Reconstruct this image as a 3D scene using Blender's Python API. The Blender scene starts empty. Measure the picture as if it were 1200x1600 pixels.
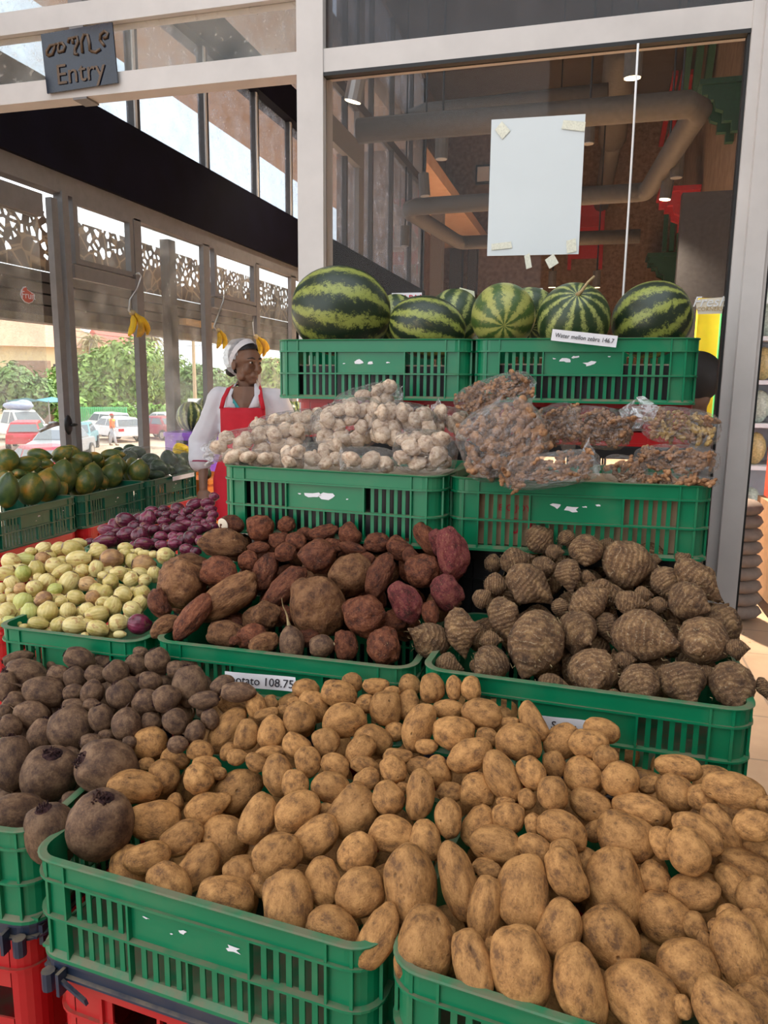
import bpy, bmesh, math, random
import numpy as np
from mathutils import Vector, Matrix, Quaternion, noise as mn

# ------------------------------------------------------------------ camera, sky, sun, exposure
SC = bpy.context.scene
COL = SC.collection
F, PITCH, YAW, ROLL, HC = 1168.0, 0.1704, 0.26635, 0.01095, 1.5
_cp, _sp, _cy, _sy = math.cos(PITCH), math.sin(PITCH), math.cos(YAW), math.sin(YAW)
FW = np.array([-_sy*_cp, _cy*_cp, -_sp])
_r0 = np.array([_cy, _sy, 0.0]); _u0 = np.cross(_r0, FW)
RT = _r0*math.cos(ROLL) + _u0*math.sin(ROLL)
UP = _u0*math.cos(ROLL) - _r0*math.sin(ROLL)
CC = np.array([0.0, 0.0, HC])
cam = bpy.data.cameras.new('camera'); camo = bpy.data.objects.new('camera', cam); COL.objects.link(camo)
m = Matrix(((RT[0], UP[0], -FW[0], 0), (RT[1], UP[1], -FW[1], 0), (RT[2], UP[2], -FW[2], HC), (0, 0, 0, 1)))
camo.matrix_world = m
cam.sensor_fit = 'VERTICAL'; cam.sensor_height = 36.0; cam.lens = 36.0*F/1600.0
cam.clip_start = 0.02; cam.clip_end = 400
SC.camera = camo
SKY_STRENGTH, SUN_STRENGTH = 1.9, 4.2
w = bpy.data.worlds.new('sky'); SC.world = w; w.use_nodes = True
bg = w.node_tree.nodes['Background']; bg.inputs[0].default_value = (0.90, 0.95, 1.0, 1); bg.inputs[1].default_value = SKY_STRENGTH
sun = bpy.data.lights.new('sun', 'SUN'); sun.energy = SUN_STRENGTH; sun.angle = 0.02; sun.color = (1.0, 0.93, 0.82)
suno = bpy.data.objects.new('sun', sun); COL.objects.link(suno)
suno.rotation_euler = (Vector((0.62, 0.5, 0.95))).to_track_quat('Z', 'Y').to_euler()
SC.view_settings.view_transform = 'Standard'; SC.view_settings.look = 'None'
SC.view_settings.exposure = 0.38; SC.view_settings.gamma = 1.0; SC.view_settings.use_curve_mapping = False
SC.cycles.transparent_max_bounces = 24
SC.cycles.max_bounces = 8
SC.cycles.use_denoising = True

def ray(x, y): return FW + RT*((x-600)/F) - UP*((y-800)/F)
def at_z(x, y, z): d = ray(x, y); return CC + d*((z-HC)/d[2])
def at_y(x, y, Y): d = ray(x, y); return CC + d*(Y/d[1])
def at_x(x, y, X): d = ray(x, y); return CC + d*(X/d[0])
def at_t(x, y, t): return CC + ray(x, y)*t
def px_of(p):
    q = np.array(p, float) - CC; t = q @ FW
    return 600 + F*(q @ RT)/t, 800 - F*(q @ UP)/t
rnd = random.Random(7)

# ------------------------------------------------------------------ node helpers and materials
def nmat(name):
    m = bpy.data.materials.new(name); m.use_nodes = True
    nt = m.node_tree; b = nt.nodes['Principled BSDF']
    return m, nt, b
def nd(nt, t, **kw):
    n = nt.nodes.new(t)
    for k, v in kw.items():
        if k.startswith('_'): setattr(n, k[1:], v)
        else:
            s = n.inputs[int(k[1:])] if k[0] == 'i' and k[1:].isdigit() else n.inputs[k]
            if isinstance(v, bpy.types.NodeSocket): nt.links.new(v, s)
            else: s.default_value = v
    return n
def math_n(nt, op, a, b=None, clamp=False):
    n = nt.nodes.new('ShaderNodeMath'); n.operation = op; n.use_clamp = clamp
    for i, v in enumerate((a, b)):
        if v is None: continue
        if isinstance(v, bpy.types.NodeSocket): nt.links.new(v, n.inputs[i])
        else: n.inputs[i].default_value = v
    return n.outputs[0]
def ramp(nt, fac, pts, interp='LINEAR'):
    n = nt.nodes.new('ShaderNodeValToRGB'); cr = n.color_ramp; cr.interpolation = interp
    while len(cr.elements) < len(pts): cr.elements.new(0.5)
    for e, (p, c) in zip(cr.elements, pts):
        e.position = p; e.color = (*c, 1) if len(c) == 3 else c
    nt.links.new(fac, n.inputs[0]); return n.outputs[0]
def mixc(nt, fac, a, b, mode='MIX'):
    n = nt.nodes.new('ShaderNodeMix'); n.data_type = 'RGBA'; n.blend_type = mode
    for i, v in ((0, fac), (6, a), (7, b)):
        if isinstance(v, bpy.types.NodeSocket): nt.links.new(v, n.inputs[i])
        else: n.inputs[i].default_value = v if i == 0 else (*v, 1)
    return n.outputs[2]
def coords(nt, rand=True, which='Object'):
    tc = nt.nodes.new('ShaderNodeTexCoord').outputs[which]
    if not rand: return tc, None
    oi = nt.nodes.new('ShaderNodeObjectInfo')
    return tc, oi.outputs['Random']
def noise(nt, vec, scale, detail=4, w=None, rough=0.55, dist=0.0):
    n = nt.nodes.new('ShaderNodeTexNoise')
    n.inputs['Scale'].default_value = scale; n.inputs['Detail'].default_value = detail
    n.inputs['Roughness'].default_value = rough; n.inputs['Distortion'].default_value = dist
    nt.links.new(vec, n.inputs['Vector'])
    if w is not None:
        n.noise_dimensions = '4D'; nt.links.new(math_n(nt, 'MULTIPLY', w, 37.0), n.inputs['W'])
    return n.outputs['Fac']
def bump(nt, b, h, strength=0.3, dist=0.01):
    n = nd(nt, 'ShaderNodeBump', Strength=strength, Distance=dist, Height=h)
    nt.links.new(n.outputs[0], b.inputs['Normal'])
def plain(name, col, rough=0.5, metal=0.0, var=0.0, spec=0.5, nscale=20.0):
    m, nt, b = nmat(name)
    b.inputs['Roughness'].default_value = rough; b.inputs['Metallic'].default_value = metal
    b.inputs['Specular IOR Level'].default_value = spec
    tc, _ = coords(nt, False)
    n = noise(nt, tc, nscale, 4)
    lo = tuple(max(0, c*(1-var)) for c in col); hi = tuple(min(1, c*(1+var)) for c in col)
    nt.links.new(ramp(nt, n, [(0.3, lo), (0.7, hi)]), b.inputs['Base Color'])
    return m
def emit(name, col, s):
    m, nt, b = nmat(name)
    b.inputs['Emission Color'].default_value = (*col, 1); b.inputs['Emission Strength'].default_value = s
    b.inputs['Base Color'].default_value = (*col, 1)
    return m
def glass(name, dirt_glare=0.05, dirt_glare_col=(0.8, 0.8, 0.8), ior=1.35, tint=(0.95, 0.97, 0.96), scale=6.0, streak=True):
    m, nt, b = nmat(name); nt.nodes.remove(b)
    out = nt.nodes['Material Output']
    tr = nd(nt, 'ShaderNodeBsdfTransparent', Color=(*tint, 1))
    gl = nd(nt, 'ShaderNodeBsdfGlossy', Roughness=0.01)
    f0 = ((ior-1)/(ior+1))**2
    lw = nd(nt, 'ShaderNodeLayerWeight', Blend=0.5)
    fr = math_n(nt, 'ADD', math_n(nt, 'MULTIPLY', math_n(nt, 'POWER', lw.outputs['Facing'], 5.0), 1-f0), f0)
    mx = nd(nt, 'ShaderNodeMixShader', i0=fr, i1=tr.outputs[0], i2=gl.outputs[0])
    tc, _ = coords(nt, False)
    n1 = noise(nt, tc, scale, 5); n2 = noise(nt, tc, scale*7, 3)
    f = math_n(nt, 'ADD', math_n(nt, 'MULTIPLY', math_n(nt, 'MULTIPLY', n1, n1), dirt_glare*3.2), math_n(nt, 'MULTIPLY', ramp(nt, n2, [(0.62, (0, 0, 0)), (0.75, (1, 1, 1))]), dirt_glare*1.5))
    df = nd(nt, 'ShaderNodeBsdfDiffuse', Color=(*dirt_glare_col, 1))
    tl = nd(nt, 'ShaderNodeBsdfTranslucent', Color=(*dirt_glare_col, 1))
    ds = nd(nt, 'ShaderNodeMixShader', i0=0.5, i1=df.outputs[0], i2=tl.outputs[0])
    m2 = nd(nt, 'ShaderNodeMixShader', i0=f, i1=mx.outputs[0], i2=ds.outputs[0])
    nt.links.new(m2.outputs[0], out.inputs[0])
    return m

M = {}
def mk_green(name, col, dustf):
    m, nt, b = nmat(name)
    tc, r = coords(nt, True)
    g = nt.nodes.new('ShaderNodeNewGeometry')
    sx = nd(nt, 'ShaderNodeSeparateXYZ', i0=g.outputs['Normal'])
    n = noise(nt, tc, 30, 5, r); n2 = noise(nt, tc, 9, 4, r)
    up = math_n(nt, 'MULTIPLY', math_n(nt, 'GREATER_THAN', sx.outputs[2], 0.6), math_n(nt, 'MULTIPLY', ramp(nt, n, [(0.3, (0, 0, 0)), (0.6, (1, 1, 1))]), 0.75))
    sc = math_n(nt, 'MULTIPLY', ramp(nt, n2, [(0.5, (0, 0, 0)), (0.75, (1, 1, 1))]), dustf)
    fac = math_n(nt, 'MAXIMUM', up, sc)
    c1 = mixc(nt, n2, tuple(c*0.8 for c in col), tuple(c*1.2 for c in col))
    nt.links.new(mixc(nt, fac, c1, (0.20, 0.15, 0.095)), b.inputs['Base Color'])
    nt.links.new(ramp(nt, fac, [(0, (0.32,)*3), (1, (0.8,)*3)]), b.inputs['Roughness'])
    bump(nt, b, n, 0.08, 0.003)
    return m
M['green'] = mk_green('crate_green_plastic', (0.0, 0.190, 0.080), 0.22)
M['dgreen'] = mk_green('crate_dark_green_plastic', (0.002, 0.105, 0.06), 0.15)
M['red'] = mk_green('crate_red_plastic', (0.50, 0.012, 0.016), 0.2)
M['navy'] = mk_green('tray_navy_plastic', (0.018, 0.03, 0.06), 0.2)
M['purple'] = plain('purple_plastic', (0.23, 0.08, 0.55), 0.4, var=0.1)
M['orangeplastic'] = plain('orange_plastic', (0.75, 0.25, 0.04), 0.4, var=0.1)
M['paper'] = plain('paper', (0.82, 0.82, 0.86), 0.8, var=0.03)
M['ink'] = plain('ink', (0.02, 0.02, 0.03), 0.7)
M['redink'] = plain('red_ink', (0.6, 0.02, 0.04), 0.7)
M['alu'] = plain('painted_aluminium', (0.58, 0.545, 0.52), 0.45, var=0.06, nscale=8)
M['alugrey'] = plain('grey_aluminium', (0.20, 0.19, 0.188), 0.45, var=0.08)
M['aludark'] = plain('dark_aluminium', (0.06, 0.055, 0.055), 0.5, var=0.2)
M['seal'] = plain('black_seal', (0.01, 0.01, 0.01), 0.6)
M['navywall'] = plain('navy_fascia_paint', (0.004, 0.004, 0.010), 0.7, var=0.3, nscale=5, spec=0.12)
M['steel'] = plain('brushed_steel', (0.55, 0.55, 0.55), 0.3, 0.9)
M['black'] = plain('black_plastic', (0.012, 0.012, 0.014), 0.4)
M['concrete'] = plain('grey_concrete', (0.30, 0.27, 0.25), 0.9, var=0.15)
M['pipe'] = plain('grey_duct', (0.10, 0.088, 0.078), 0.6, var=0.15)
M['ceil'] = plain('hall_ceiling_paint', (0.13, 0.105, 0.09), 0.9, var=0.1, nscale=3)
M['redwood'] = plain('red_painted_wood', (0.48, 0.02, 0.025), 0.5, var=0.15)
M['greenwood'] = plain('green_painted_wood', (0.02, 0.09, 0.05), 0.5, var=0.2)
M['white'] = plain('white_paint', (0.8, 0.8, 0.8), 0.5, var=0.03)
M['yellow'] = plain('yellow_panel', (0.85, 0.62, 0.02), 0.5, var=0.05)
M['tape'] = plain('yellowed_tape', (0.72, 0.72, 0.6), 0.35, var=0.15, nscale=200)
M['glass'] = glass('shop_glass', 0.012, (0.5, 0.47, 0.45), 1.22, (0.92, 0.91, 0.90))
M['glassdirty'] = glass('dusty_glass', 0.15, (0.85, 0.83, 0.78), 1.3)
M['glassspeck'] = glass('speckled_glass', 0.09, (0.35, 0.34, 0.36), 1.4, (0.5, 0.5, 0.52), 14)
M['glassclear'] = glass('clerestory_glass', 0.16, (0.8, 0.85, 0.95), 1.25, (0.74, 0.78, 0.82))  # pane dirt plus sky glare put into one pale layer

def wall_mat(name, a, bcol, scale):
    m, nt, b = nmat(name); tc, _ = coords(nt, False)
    n = noise(nt, tc, scale, 8, rough=0.7)
    nt.links.new(ramp(nt, n, [(0.3, a), (0.7, bcol)]), b.inputs['Base Color']); b.inputs['Roughness'].default_value = 0.9
    bump(nt, b, n, 0.4, 0.02); return m
M['osb'] = wall_mat('brown_strand_board', (0.12, 0.07, 0.045), (0.34, 0.22, 0.15), 9.0)
M['rock'] = wall_mat('rough_plaster', (0.24, 0.17, 0.125), (0.40, 0.30, 0.23), 3.5)
M['terracotta'] = wall_mat('terracotta_render', (0.72, 0.42, 0.26), (0.86, 0.56, 0.36), 4.0)
def tile_mat():
    m, nt, b = nmat('tan_floor_tiles'); tc, _ = coords(nt, False)
    br = nd(nt, 'ShaderNodeTexBrick', Vector=tc, Scale=1.0); br.offset = 0.0
    br.inputs['Color1'].default_value = (0.40, 0.26, 0.16, 1); br.inputs['Color2'].default_value = (0.46, 0.30, 0.19, 1)
    br.inputs['Mortar'].default_value = (0.2, 0.14, 0.1, 1); br.inputs['Mortar Size'].default_value = 0.006
    br.inputs['Brick Width'].default_value = 0.45; br.inputs['Row Height'].default_value = 0.45
    n = noise(nt, tc, 6, 5)
    nt.links.new(mixc(nt, 0.25, br.outputs[0], ramp(nt, n, [(0.3, (0.2, 0.14, 0.1)), (0.7, (0.55, 0.4, 0.28))])), b.inputs['Base Color'])
    b.inputs['Roughness'].default_value = 0.35; return m
M['tile'] = tile_mat()
M['earth'] = wall_mat('street_earth', (0.48, 0.33, 0.23), (0.62, 0.46, 0.34), 0.6)

# vegetables ---------------------------------------------------------
def veg(name, cols, speck=None, rough=0.7, bumps=0.35, var=0.25, nscale=2.2, fine=14.0, eyes=False):
    """cols: light, mid, dark skin colours; speck: (colour, threshold)"""
    m, nt, b = nmat(name); tc, r = coords(nt)
    n = noise(nt, tc, nscale, 6, r, 0.62); nf = noise(nt, tc, fine, 5, r, 0.65)
    c = ramp(nt, math_n(nt, 'ADD', math_n(nt, 'MULTIPLY', n, 0.7), math_n(nt, 'MULTIPLY', nf, 0.3)), [(0.39, cols[2]), (0.49, cols[1]), (0.60, cols[0])])
    if speck:
        sp = ramp(nt, noise(nt, tc, fine*1.7, 3, r), [(speck[1], (0, 0, 0)), (speck[1]+0.05, (1, 1, 1))])
        c = mixc(nt, math_n(nt, 'MULTIPLY', sp, speck[2] if len(speck) > 2 else 0.8), c, speck[0])
    h = math_n(nt, 'ADD', n, math_n(nt, 'MULTIPLY', nf, 0.6))
    if eyes:
        vo = nd(nt, 'ShaderNodeTexVoronoi', Vector=tc, Scale=1.9, Randomness=1.0); vo.voronoi_dimensions = '4D'
        nt.links.new(math_n(nt, 'MULTIPLY', r, 51.0), vo.inputs['W'])
        ey = ramp(nt, vo.outputs['Distance'], [(0.05, (1, 1, 1)), (0.17, (0, 0, 0))])
        c = mixc(nt, math_n(nt, 'MULTIPLY', ey, 0.7), c, (0.07, 0.04, 0.022)); h = math_n(nt, 'SUBTRACT', h, math_n(nt, 'MULTIPLY', ey, 1.2))
    v = math_n(nt, 'ADD', 1.0-var/2, math_n(nt, 'MULTIPLY', r, var))
    hs = nd(nt, 'ShaderNodeHueSaturation', Value=v, Color=c)
    nt.links.new(hs.outputs[0], b.inputs['Base Color']); b.inputs['Roughness'].default_value = rough
    b.inputs['Specular IOR Level'].default_value = 0.3
    bump(nt, b, h, bumps, 0.006)
    return m
M['potato'] = veg('potato_skin', ((0.56, 0.290, 0.102), (0.385, 0.188, 0.063), (0.17, 0.082, 0.033)), ((0.075, 0.042, 0.024), 0.64, 0.8), 0.6, 0.6, 0.3, eyes=True)
M['beet'] = veg('beet_skin', ((0.23, 0.135, 0.075), (0.128, 0.070, 0.040), (0.055, 0.028, 0.020)), ((0.25, 0.165, 0.105), 0.64, 0.5), 0.65, 0.5, 0.35)
M['beetcrown'] = veg('beet_crown', ((0.10, 0.05, 0.035), (0.035, 0.012, 0.014), (0.012, 0.006, 0.006)), None, 0.9, 1.0, fine=9)
M['yamred'] = veg('red_yam_skin', ((0.25, 0.088, 0.040), (0.140, 0.040, 0.018), (0.045, 0.014, 0.008)), ((0.46, 0.28, 0.13), 0.635, 0.85), 0.52, 1.0, 0.45, 2.6, 11)
M['yambrown'] = veg('brown_yam_skin', ((0.30, 0.145, 0.062), (0.190, 0.083, 0.035), (0.075, 0.03, 0.014)), ((0.44, 0.27, 0.12), 0.64, 0.75), 0.6, 1.0, 0.4, 2.6, 11)
M['yampink'] = veg('pink_yam_skin', ((0.24, 0.075, 0.055), (0.17, 0.032, 0.034), (0.06, 0.016, 0.014)), ((0.42, 0.26, 0.12), 0.62, 0.85), 0.65, 1.0, 0.3, 2.6, 11)
M['yamflesh'] = plain('yam_cut_flesh', (0.72, 0.62, 0.48), 0.8, var=0.15)
M['ginger'] = veg('ginger_skin', ((0.52, 0.29, 0.15), (0.36, 0.18, 0.085), (0.15, 0.066, 0.033)), None, 0.75, 0.6)
M['gingeryellow'] = veg('yellow_ginger_skin', ((0.66, 0.46, 0.17), (0.48, 0.30, 0.10), (0.22, 0.12, 0.05)), None, 0.7, 0.6)
M['garlic'] = veg('garlic_skin', ((0.74, 0.60, 0.45), (0.62, 0.46, 0.33), (0.36, 0.22, 0.15)), None, 0.55, 0.3, 0.2)
M['lemon'] = veg('yellow_rind', ((0.85, 0.62, 0.05), (0.75, 0.5, 0.03), (0.5, 0.35, 0.03)), None, 0.4, 0.3)
M['squash'] = veg('dark_green_rind', ((0.06, 0.09, 0.045), (0.028, 0.05, 0.026), (0.015, 0.025, 0.015)), ((0.16, 0.22, 0.10), 0.64, 0.6), 0.35, 0.2)
M['papaya'] = None
def papaya_mat():
    m, nt, b = nmat('papaya_skin'); tc, r = coords(nt)
    n = noise(nt, tc, 0.9, 3, r); nf = noise(nt, tc, 12, 5, r)
    c = ramp(nt, math_n(nt, 'ADD', math_n(nt, 'MULTIPLY', n, 0.88), math_n(nt, 'MULTIPLY', nf, 0.12)), [(0.36, (0.030, 0.065, 0.020)), (0.5, (0.085, 0.12, 0.024)), (0.60, (0.30, 0.20, 0.025)), (0.70, (0.60, 0.24, 0.03))])
    c = mixc(nt, ramp(nt, nf, [(0.62, (0, 0, 0)), (0.7, (0.6,)*3)]), c, (0.03, 0.03, 0.015))
    nt.links.new(c, b.inputs['Base Color']); b.inputs['Roughness'].default_value = 0.42; bump(nt, b, nf, 0.1, 0.004); return m
M['papaya'] = papaya_mat()
def taro_mat():
    m, nt, b = nmat('taro_skin'); tc, r = coords(nt)
    n = noise(nt, tc, 2.5, 5, r); nf = noise(nt, tc, 13, 6, r, 0.7)
    sx = nd(nt, 'ShaderNodeSeparateXYZ', i0=tc)
    ph = math_n(nt, 'ADD', math_n(nt, 'MULTIPLY', sx.outputs[0], 34.0), math_n(nt, 'MULTIPLY', n, 14.0))
    s = math_n(nt, 'SINE', ph)
    base = ramp(nt, math_n(nt, 'ADD', math_n(nt, 'MULTIPLY', n, 0.55), math_n(nt, 'MULTIPLY', nf, 0.45)), [(0.36, (0.060, 0.030, 0.015)), (0.49, (0.195, 0.102, 0.046)), (0.62, (0.40, 0.235, 0.105))])
    line = math_n(nt, 'MULTIPLY', ramp(nt, s, [(0.88, (0, 0, 0)), (0.99, (1, 1, 1))]), ramp(nt, nf, [(0.46, (0, 0, 0)), (0.60, (0.8,)*3)]))
    dark = math_n(nt, 'MULTIPLY', ramp(nt, math_n(nt, 'MULTIPLY', s, -1.0), [(0.4, (0, 0, 0)), (0.95, (1, 1, 1))]), 0.35)
    c = mixc(nt, dark, base, (0.04, 0.022, 0.014)); c = mixc(nt, line, c, (0.50, 0.39, 0.25))
    v = math_n(nt, 'ADD', 0.85, math_n(nt, 'MULTIPLY', r, 0.35))
    hs = nd(nt, 'ShaderNodeHueSaturation', Value=v, Color=c)
    nt.links.new(hs.outputs[0], b.inputs['Base Color']); b.inputs['Roughness'].default_value = 0.85
    bump(nt, b, math_n(nt, 'ADD', math_n(nt, 'MULTIPLY', s, 0.35), math_n(nt, 'MULTIPLY', nf, 1.2)), 0.7, 0.005); return m
M['taro'] = taro_mat()
def onion_mat(name, light, mid, dark, paper, pth, rough):
    m, nt, b = nmat(name); tc, r = coords(nt)
    sx = nd(nt, 'ShaderNodeSeparateXYZ', i0=tc)
    ang = math_n(nt, 'ARCTAN2', sx.outputs[1], sx.outputs[2])
    n = noise(nt, tc, 1.5, 4, r); nf = noise(nt, tc, 9, 5, r)
    s = math_n(nt, 'SINE', math_n(nt, 'ADD', math_n(nt, 'MULTIPLY', ang, 16.0), math_n(nt, 'MULTIPLY', nf, 2.5)))
    c = ramp(nt, math_n(nt, 'ADD', math_n(nt, 'MULTIPLY', n, 0.8), math_n(nt, 'MULTIPLY', r, 0.2)), [(0.35, dark), (0.5, mid), (0.65, light)])
    c = mixc(nt, math_n(nt, 'MULTIPLY', ramp(nt, s, [(0.6, (0, 0, 0)), (1.0, (1, 1, 1))]), 0.35), c, dark)
    pp = ramp(nt, noise(nt, tc, 1.3, 4, math_n(nt, 'ADD', r, 3.1)), [(pth, (0, 0, 0)), (pth+0.05, (1, 1, 1))])
    c = mixc(nt, math_n(nt, 'MULTIPLY', pp, 0.85), c, paper)
    tip = ramp(nt, math_n(nt, 'ADD', math_n(nt, 'ABSOLUTE', sx.outputs[0]), math_n(nt, 'MULTIPLY', nf, 0.12)), [(0.94, (0, 0, 0)), (1.02, (1, 1, 1))])
    c = mixc(nt, tip, c, tuple(v*0.35 for v in paper))
    nt.links.new(c, b.inputs['Base Color']); b.inputs['Roughness'].default_value = rough
    bump(nt, b, math_n(nt, 'ADD', s, nf), 0.12, 0.003); return m
M['wonion'] = onion_mat('white_onion_skin', (0.76, 0.63, 0.28), (0.68, 0.53, 0.20), (0.48, 0.38, 0.10), (0.46, 0.25, 0.09), 0.57, 0.33)
M['gonion'] = onion_mat('greenish_onion_skin', (0.58, 0.56, 0.20), (0.50, 0.50, 0.14), (0.32, 0.36, 0.07), (0.55, 0.42, 0.16), 0.70, 0.38)
M['bonion'] = onion_mat('brown_onion_skin', (0.62, 0.40, 0.18), (0.50, 0.28, 0.11), (0.26, 0.13, 0.06), (0.20, 0.10, 0.06), 0.62, 0.55)
M['ronion'] = onion_mat('red_onion_skin', (0.25, 0.040, 0.085), (0.125, 0.013, 0.036), (0.050, 0.006, 0.016), (0.20, 0.085, 0.06), 0.58, 0.25)
def melon_mat(name, dark, light, nstr, th, scuff=0.3):
    m, nt, b = nmat(name); tc, r = coords(nt)
    sx = nd(nt, 'ShaderNodeSeparateXYZ', i0=tc)
    ang = math_n(nt, 'ARCTAN2', sx.outputs[1], sx.outputs[2])
    n = noise(nt, tc, 1.6, 4, r); nf = noise(nt, tc, 9, 9, r, 0.9); n3 = noise(nt, tc, 30, 4, r)
    s = math_n(nt, 'SINE', math_n(nt, 'ADD', math_n(nt, 'ADD', math_n(nt, 'MULTIPLY', ang, nstr), math_n(nt, 'MULTIPLY', r, 6.0)), math_n(nt, 'MULTIPLY', n, 3.0)))
    k = math_n(nt, 'ADD', s, math_n(nt, 'MULTIPLY', math_n(nt, 'SUBTRACT', nf, 0.5), 11.0))
    c = ramp(nt, math_n(nt, 'ADD', math_n(nt, 'MULTIPLY', k, 0.25), 0.5), [(th-0.08, dark), (th+0.02, tuple((a+b2)/2*0.8 for a, b2 in zip(dark, light))), (th+0.12, light)])
    c = mixc(nt, math_n(nt, 'MULTIPLY', ramp(nt, noise(nt, tc, 1.2, 6, math_n(nt, 'ADD', r, 5.0), 0.7), [(0.58, (0, 0, 0)), (0.72, (1, 1, 1))]), scuff), c, (0.34, 0.27, 0.10))
    nt.links.new(c, b.inputs['Base Color']); b.inputs['Roughness'].default_value = 0.38; bump(nt, b, n3, 0.04, 0.003); return m
M['melon'] = melon_mat('striped_watermelon_rind', (0.013, 0.027, 0.013), (0.27, 0.31, 0.065), 10.0, 0.56)
M['melonfine'] = melon_mat('finely_striped_watermelon_rind', (0.020, 0.046, 0.016), (0.33, 0.37, 0.11), 12.0, 0.60, 0.35)
M['melonpale'] = melon_mat('pale_watermelon_rind', (0.05, 0.10, 0.022), (0.34, 0.35, 0.09), 9.0, 0.48, 0.7)
M['stem'] = plain('dry_stem', (0.40, 0.30, 0.15), 0.8, var=0.3)
M['banana'] = veg('banana_skin', ((0.80, 0.52, 0.03), (0.70, 0.42, 0.02), (0.35, 0.18, 0.03)), ((0.12, 0.06, 0.02), 0.66, 0.7), 0.45, 0.1)
def film_mat(name, body=0.10, tintc=(0.95, 0.95, 0.95), f0=0.085):
    m, nt, b = nmat(name); nt.nodes.remove(b); out = nt.nodes['Material Output']
    tc, r = coords(nt)
    v = nd(nt, 'ShaderNodeTexVoronoi', Vector=tc, Scale=3.2, _feature='DISTANCE_TO_EDGE')
    n = noise(nt, tc, 4.0, 4, r, 0.6, 1.2)
    h = math_n(nt, 'ADD', math_n(nt, 'MULTIPLY', v.outputs[0], 1.2), n)
    bp = nd(nt, 'ShaderNodeBump', Strength=0.7, Distance=0.02, Height=h)
    gl = nd(nt, 'ShaderNodeBsdfGlossy', Roughness=0.09, Normal=bp.outputs[0])
    tr = nd(nt, 'ShaderNodeBsdfTransparent', Color=(*tintc, 1))
    lw = nd(nt, 'ShaderNodeLayerWeight', Blend=0.5, Normal=bp.outputs[0])
    f = math_n(nt, 'ADD', math_n(nt, 'MULTIPLY', math_n(nt, 'POWER', lw.outputs['Facing'], 4.0), 0.6), f0, True)
    m1 = nd(nt, 'ShaderNodeMixShader', i0=f, i1=tr.outputs[0], i2=gl.outputs[0])
    df = nd(nt, 'ShaderNodeBsdfDiffuse', Color=(0.85, 0.84, 0.84, 1))
    m2 = nd(nt, 'ShaderNodeMixShader', i0=body, i1=m1.outputs[0], i2=df.outputs[0])
    nt.links.new(m2.outputs[0], out.inputs[0]); return m
M['film'] = film_mat('clear_bag_film', 0.02)
M['filmend'] = film_mat('bag_end_film', 0.12, (0.95, 0.95, 0.95), 0.16)
M['filmwhite'] = film_mat('milky_bag_film', 0.05)

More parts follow.
